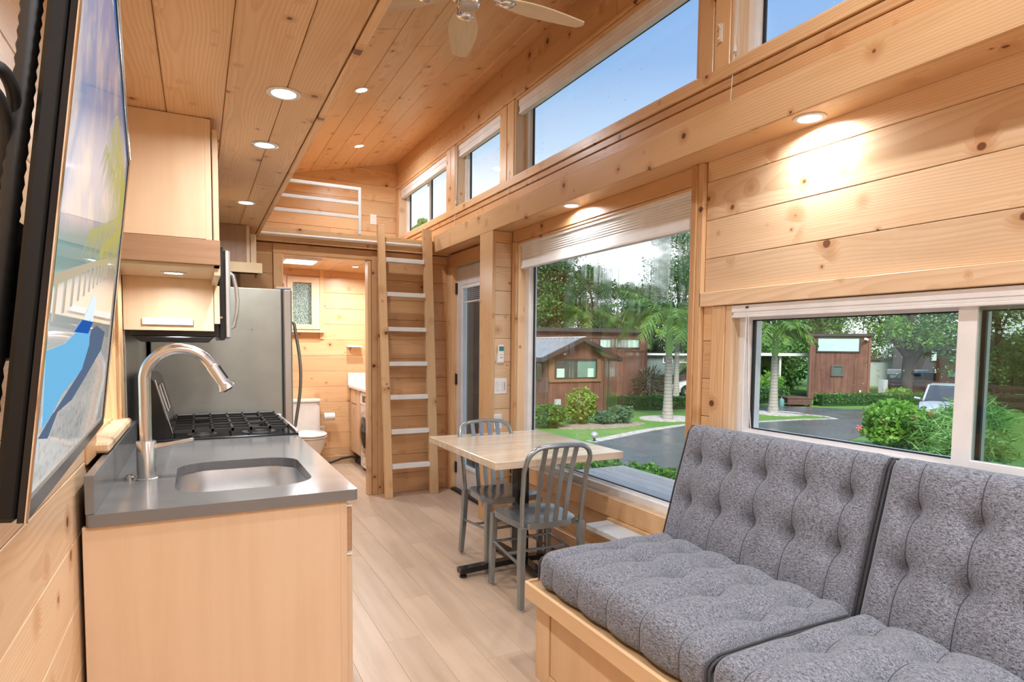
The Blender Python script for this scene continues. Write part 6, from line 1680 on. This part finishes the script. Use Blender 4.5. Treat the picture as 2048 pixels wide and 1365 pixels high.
# ---- cars
def car(label, x, y, head, paint, L_=4.4, W_=1.78, H_=1.48, s=1.0):
    th = thing('car', label, 'car', (0, 0, 0))
    sec = [(-0.50, 0.30, 0.62, 0.80), (-0.49, 0.22, 0.78, 0.88), (-0.40, 0.20, 0.92, 0.96), (-0.20, 0.19, 0.94, 1.0), (0.10, 0.19, 0.93, 1.0), (0.28, 0.20, 0.88, 0.98), (0.42, 0.22, 0.76, 0.93), (0.485, 0.26, 0.66, 0.84), (0.50, 0.32, 0.56, 0.76)]
    m = MB(); vs = []; n = 0
    for fx_, z0, z1, wf in sec:
        hw = W_ / 2 * wf
        ring = [(-hw * 0.92, z0), (-hw, z0 + 0.14), (-hw * 1.0, z0 + (z1 - z0) * 0.6), (-hw * 0.93, z1 - 0.03), (-hw * 0.6, z1 + 0.012), (0, z1 + 0.02), (hw * 0.6, z1 + 0.012), (hw * 0.93, z1 - 0.03), (hw, z0 + (z1 - z0) * 0.6), (hw, z0 + 0.14), (hw * 0.92, z0)]
        n = len(ring); vs += [(fx_ * L_, a, b) for a, b in ring]
    fs = [(i * n + k, i * n + (k + 1) % n, (i + 1) * n + (k + 1) % n, (i + 1) * n + k) for i in range(len(sec) - 1) for k in range(n)] + [tuple(range(n)), tuple((len(sec) - 1) * n + k for k in range(n))]
    m.add(vs, fs); m.build('body', paint, th, smooth=True, angle=50)
    cab = [(-0.46, 0.90, 0.90, 0.74), (-0.36, 1.34, 0.90, 0.70), (-0.10, H_, 0.92, 0.70), (0.08, H_ - 0.03, 0.92, 0.70), (0.245, 0.92, 0.92, 0.80)]
    m = MB(); vs = []
    for fx_, zt, wb, wt_ in cab:
        zb = 0.88; hw = W_ / 2
        vs += [(fx_ * L_, -hw * wb, zb), (fx_ * L_, -hw * wt_, zt), (fx_ * L_, hw * wt_, zt), (fx_ * L_, hw * wb, zb)]
    fs = [(i * 4 + k, i * 4 + (k + 1) % 4, (i + 1) * 4 + (k + 1) % 4, (i + 1) * 4 + k) for i in range(len(cab) - 1) for k in range(4)] + [(0, 1, 2, 3), tuple((len(cab) - 1) * 4 + k for k in range(4))]
    m.add(vs, fs); m.build('windows', plain('car_glass', rgb(0.05, 0.06, 0.065), 0.06, Specular_IOR_Level=0.8), th)
    m = MB(); hw = W_ / 2
    top_ = [(-0.36, 1.345, 0.70), (-0.10, H_ + 0.012, 0.70), (0.08, H_ - 0.016, 0.70)]
    vs = []
    for fx_, zt, wt_ in top_: vs += [(fx_ * L_, -hw * wt_ * 1.02, zt - 0.03), (fx_ * L_, -hw * wt_ * 0.9, zt + 0.012), (fx_ * L_, hw * wt_ * 0.9, zt + 0.012), (fx_ * L_, hw * wt_ * 1.02, zt - 0.03)]
    fs = [(i * 4 + k, i * 4 + (k + 1) % 4, (i + 1) * 4 + (k + 1) % 4, (i + 1) * 4 + k) for i in range(2) for k in range(4)] + [(0, 1, 2, 3), (8, 9, 10, 11)]
    m.add(vs, fs)
    for sg in (-1, 1):
        m.tube([(0.08 * L_, sg * hw * 0.70, H_ - 0.03), (0.25 * L_, sg * hw * 0.80, 0.91)], 0.035, 6); m.tube([(-0.36 * L_, sg * hw * 0.70, 1.33), (-0.46 * L_, sg * hw * 0.76, 0.91)], 0.04, 6); m.tube([(-0.12 * L_, sg * hw * 0.71, H_ - 0.02), (-0.10 * L_, sg * hw * 0.93, 0.90)], 0.035, 6)
    m.build('roof', paint, th, smooth=True)
    for fx_ in (-0.31, 0.31):
        for sg in (-1, 1):
            m = MB(); m.lathe([(0.0, -0.11), (0.30, -0.11), (0.325, -0.07), (0.325, 0.07), (0.30, 0.11), (0.0, 0.11)], (fx_ * L_, sg * (hw - 0.12), 0.325), 'Y', 20); wq = m.build('wheel', BLACKM, th, smooth=True)
            m = MB(); m.lathe([(0.0, -0.118), (0.19, -0.116), (0.19, 0.116), (0.0, 0.118)], (fx_ * L_, sg * (hw - 0.12), 0.325), 'Y', 14); m.build('hub', CHROME, wq)
    for sg in (-1, 1):
        m = MB(); m.lathe([(0.0, -0.03), (0.13, -0.02), (0.13, 0.02), (0.0, 0.03)], (0.455 * L_, sg * hw * 0.68, 0.64), 'X', 12); m.build('headlight', CHROME, th)
        m = MB(); m.tube([(0.20 * L_, sg * hw * 0.92, 0.95), (0.195 * L_, sg * (hw + 0.12), 0.98)], (0.06, 0.045), 8); m.build('mirror', paint, th, smooth=True)
    box('licence_plate', 0.497 * L_, 0.503 * L_, -0.16, 0.16, 0.40, 0.50, WPAINT, th, 0.002)
    th.location = (x, y, G0 + 0.0); th.rotation_euler = (0, 0, head); th.scale = (s, s, s); return th
car('silver car parked beyond the hibiscus, half hidden by the slider mullion', 21.9, 10.95, math.atan2(-0.40, -0.92), plain('paint_silver', rgb(0.62, 0.65, 0.64), 0.28, 0.4), s=0.88)
car('white car parked behind the hedge, cut off by the window post', 23.0, 22.2, math.atan2(0.75, -0.66), plain('paint_white', rgb(0.78, 0.79, 0.80), 0.25), s=0.92)
car('bright blue-green car far behind the fence', 37.2, 19.75, math.atan2(-0.75, 0.66), plain('paint_teal', rgb(0.05, 0.33, 0.42), 0.25), s=0.80)
vn = thing('van', 'pale and green camper van far behind the fence, next to the big tree trunk', 'van', (37.3, 20.7, G0)); vd = Vector((37.3, 20.7, 0)).normalized(); d_ = Vector((vd.y, -vd.x, 0)); O_ = Vector((37.3, 20.7, 0))
orient_box(vn, 'lower_body', O_, d_, -vd, -1.25, 0.95, G0 + 0.25, 0.0, 1.6, plain('van_green', rgb(0.06, 0.13, 0.10), 0.4)); orient_box(vn, 'roof', O_, d_, -vd, -1.25, 0.80, 0.0, 0.26, 1.6, WPAINT)
for a in (-1.1, -0.4, 0.3): faceboard(vn, 'side_window', O_, d_, -vd, a, a + 0.5, -0.28, -0.05, 0, 0.02, SHADEW)
for a in (-0.8, 0.5):
    p = O_ + d_ * a; m = MB(); m.tube([p - vd * 0.05 + Vector((0, 0, G0 + 0.30)), p + vd * 0.12 + Vector((0, 0, G0 + 0.30))], 0.30, 14); m.build('wheel', BLACKM, vn)

# ---- trees
def tree(label, x, y, ztop, rad, mat, seed, n=15000, size=0.165, trunk=0.16, low=None):
    th = thing('tree', label, 'tree', (x, y, G0)); rs = random.Random(seed)
    h = ztop - G0; bl = []; base = low if low is not None else G0 + h * 0.18
    k = 13
    for i in range(k):
        f = (i + 0.5) / k; z = base + (ztop - base) * f; w_ = rad * (0.55 + 0.75 * math.sin(PI * min(1, 0.18 + 0.80 * f)))
        a = rs.uniform(0, 6.28); o_ = w_ * rs.uniform(0.25, 0.7); b = rad * rs.uniform(0.45, 0.68)
        bl.append((x + o_ * math.cos(a), y + o_ * math.sin(a), min(z, ztop - b * 0.6), b, b, b * 0.72, n // k))
    leaves('foliage', bl, size, mat, th, seed, 0.35)
    m = MB(); m.tube([(x, y, G0), (x + 0.1, y + 0.05, G0 + h * 0.35), (x - 0.05, y + 0.1, G0 + h * 0.8)], [trunk, trunk * 0.75, trunk * 0.2], 9)
    for i in range(5):
        c = bl[rs.randrange(3, k)]; z0 = G0 + h * rs.uniform(0.25, 0.5); m.tube([(x, y, z0), ((x + c[0]) / 2, (y + c[1]) / 2, (z0 + c[2]) / 2 + 0.2), c[:3]], [trunk * 0.45, trunk * 0.3, 0.02], 6)
    m.build('trunk', BARK, th, smooth=True); return th
TR = [((17.5, 30.9), 7.7, 2.2, L_MID, 'leafy tree behind the cottage roof, at the frame edge of the picture window'), ((16.8, 32.2), 7.3, 2.2, L_DARK, 'dark tree behind the cottage ridge'), ((19.2, 31.0), 7.9, 2.2, L_DARK, 'tall dark tree behind the long brown house'), ((21.3, 30.0), 6.4, 1.9, L_DARK, 'dark tree behind the brown house corner'),
      ((25.6, 31.0), 5.6, 1.8, L_DARK, 'lower dark tree under the open sky gap'), ((24.6, 26.6), 8.6, 2.2, L_DARK, 'tall tree against the picture window post, behind the palms'), ((28.2, 26.4), 9.2, 2.4, L_DARK, 'tall tree hidden mostly behind the window post'),
      ((28.8, 24.0), 8.0, 2.2, L_MID, 'green tree above the carport'), ((32.2, 25.0), 8.6, 2.6, L_DARK, 'dark tree rising behind the red box house'), ((35.2, 25.5), 9.2, 2.8, L_MID, 'mid-green tree behind the red box house, further right along the fence'),
      ((45.0, 30.6), 11.0, 3.2, L_MID, 'big leafy tree far behind the camper van'), ((47.0, 24.3), 11.4, 3.2, L_MID, 'big leafy tree far behind the orange-brown house'), ((33.0, 14.6), 7.5, 2.4, L_MID, 'tree behind the fence seen through the tinted pane'), ((32.0, 10.6), 7.5, 2.6, L_MID, 'second tree behind the fence in the tinted pane'),
      ((31.0, 6.5), 7.0, 2.6, L_MID, 'tree beyond the fence end, past the tinted pane'), ((8.9, 26.0), 6.9, 1.0, L_LIGHT, 'slender tree whose top shows in the loft window'), ((9.9, 23.4), 4.4, 1.3, L_MID, 'small tree seen through the entry door glass')]
for k, ((x, y), zt, r_, mt, lab) in enumerate(TR):
    tree(lab, x, y, zt, r_, mt, 100 + k)
bt = thing('tree', 'spreading tree with a thick forked trunk beside the red box house', 'tree', (30.6, 17.2, G0))
bl = []; rs = random.Random(9)
for i in range(26):
    a = rs.uniform(0, 6.28); o_ = rs.uniform(0.8, 3.7); z = rs.uniform(2.1, 6.2) - (0.25 * o_ if rs.random() < 0.5 else 0); b = rs.uniform(0.7, 1.2); bl.append((32.6 + o_ * math.cos(a), 17.3 + o_ * math.sin(a), z, b, b, b * 0.6, 620))
leaves('foliage', bl, 0.155, leafmat('leaf_oak', rgb(0.07, 0.19, 0.025), rgb(0.22, 0.40, 0.07)), bt, 8, 0.3)
m = MB(); m.tube([(30.6, 17.2, G0), (30.65, 17.2, G0 + 0.5), (30.7, 17.25, 0.2), (30.85, 17.3, 1.2), (30.9, 17.3, 3.4)], [0.36, 0.28, 0.27, 0.25, 0.10], 12)
m.tube([(30.7, 17.25, 0.5), (31.05, 16.95, 1.3), (31.5, 16.6, 2.8)], [0.20, 0.15, 0.06], 9); m.tube([(30.75, 17.25, 1.0), (30.2, 17.7, 1.9), (29.5, 18.1, 3.0)], [0.15, 0.11, 0.05], 8)
m.build('trunk', BARK, bt, smooth=True)
# thickets that close the view under the crowns
def thicket(label, a, b, h, n, seed, mat):
    a, b = Vector(a), Vector(b); k = max(3, int((b - a).length / 1.6)); th = thing('thicket', label, 'bushes', (a.x, a.y, G0)); bl = []; rs = random.Random(seed)
    for i in range(k):
        p = a.lerp(b, (i + 0.5) / k); hh = h * rs.uniform(0.8, 1.15); bl.append((p.x, p.y + rs.uniform(-.5, .5), G0 + hh * 0.5, 1.3, 1.2, hh * 0.55, n // k))
    leaves('foliage', bl, 0.20, mat, th, seed, 0.5); 
    m = MB()
    for (x, y, z, *_r) in bl: m.tube([(x, y, G0), (x, y, z)], [0.06, 0.02], 5)
    m.build('stems', BARK, th, kind='stuff')
thicket('dark overgrown bushes behind the cottage and brown house', (9.0, 31.0), (27.0, 33.0), 5.6, 26000, 201, L_DARK)
thicket('dense bushes behind the carport and red box house', (27.0, 30.0), (39.0, 30.0), 4.6, 15000, 202, L_DARK)
thicket('dense bushes far behind the fence and parked cars', (44.0, 30.0), (46.0, 14.0), 4.2, 15000, 203, L_MID)
thicket('dense bushes behind the fence, past the tinted pane', (34.0, 15.5), (30.0, 2.0), 3.4, 15000, 204, L_MID)
thicket('dense green bushes right behind the carport', (25.0, 26.2), (31.5, 23.6), 3.0, 9000, 205, L_MID)
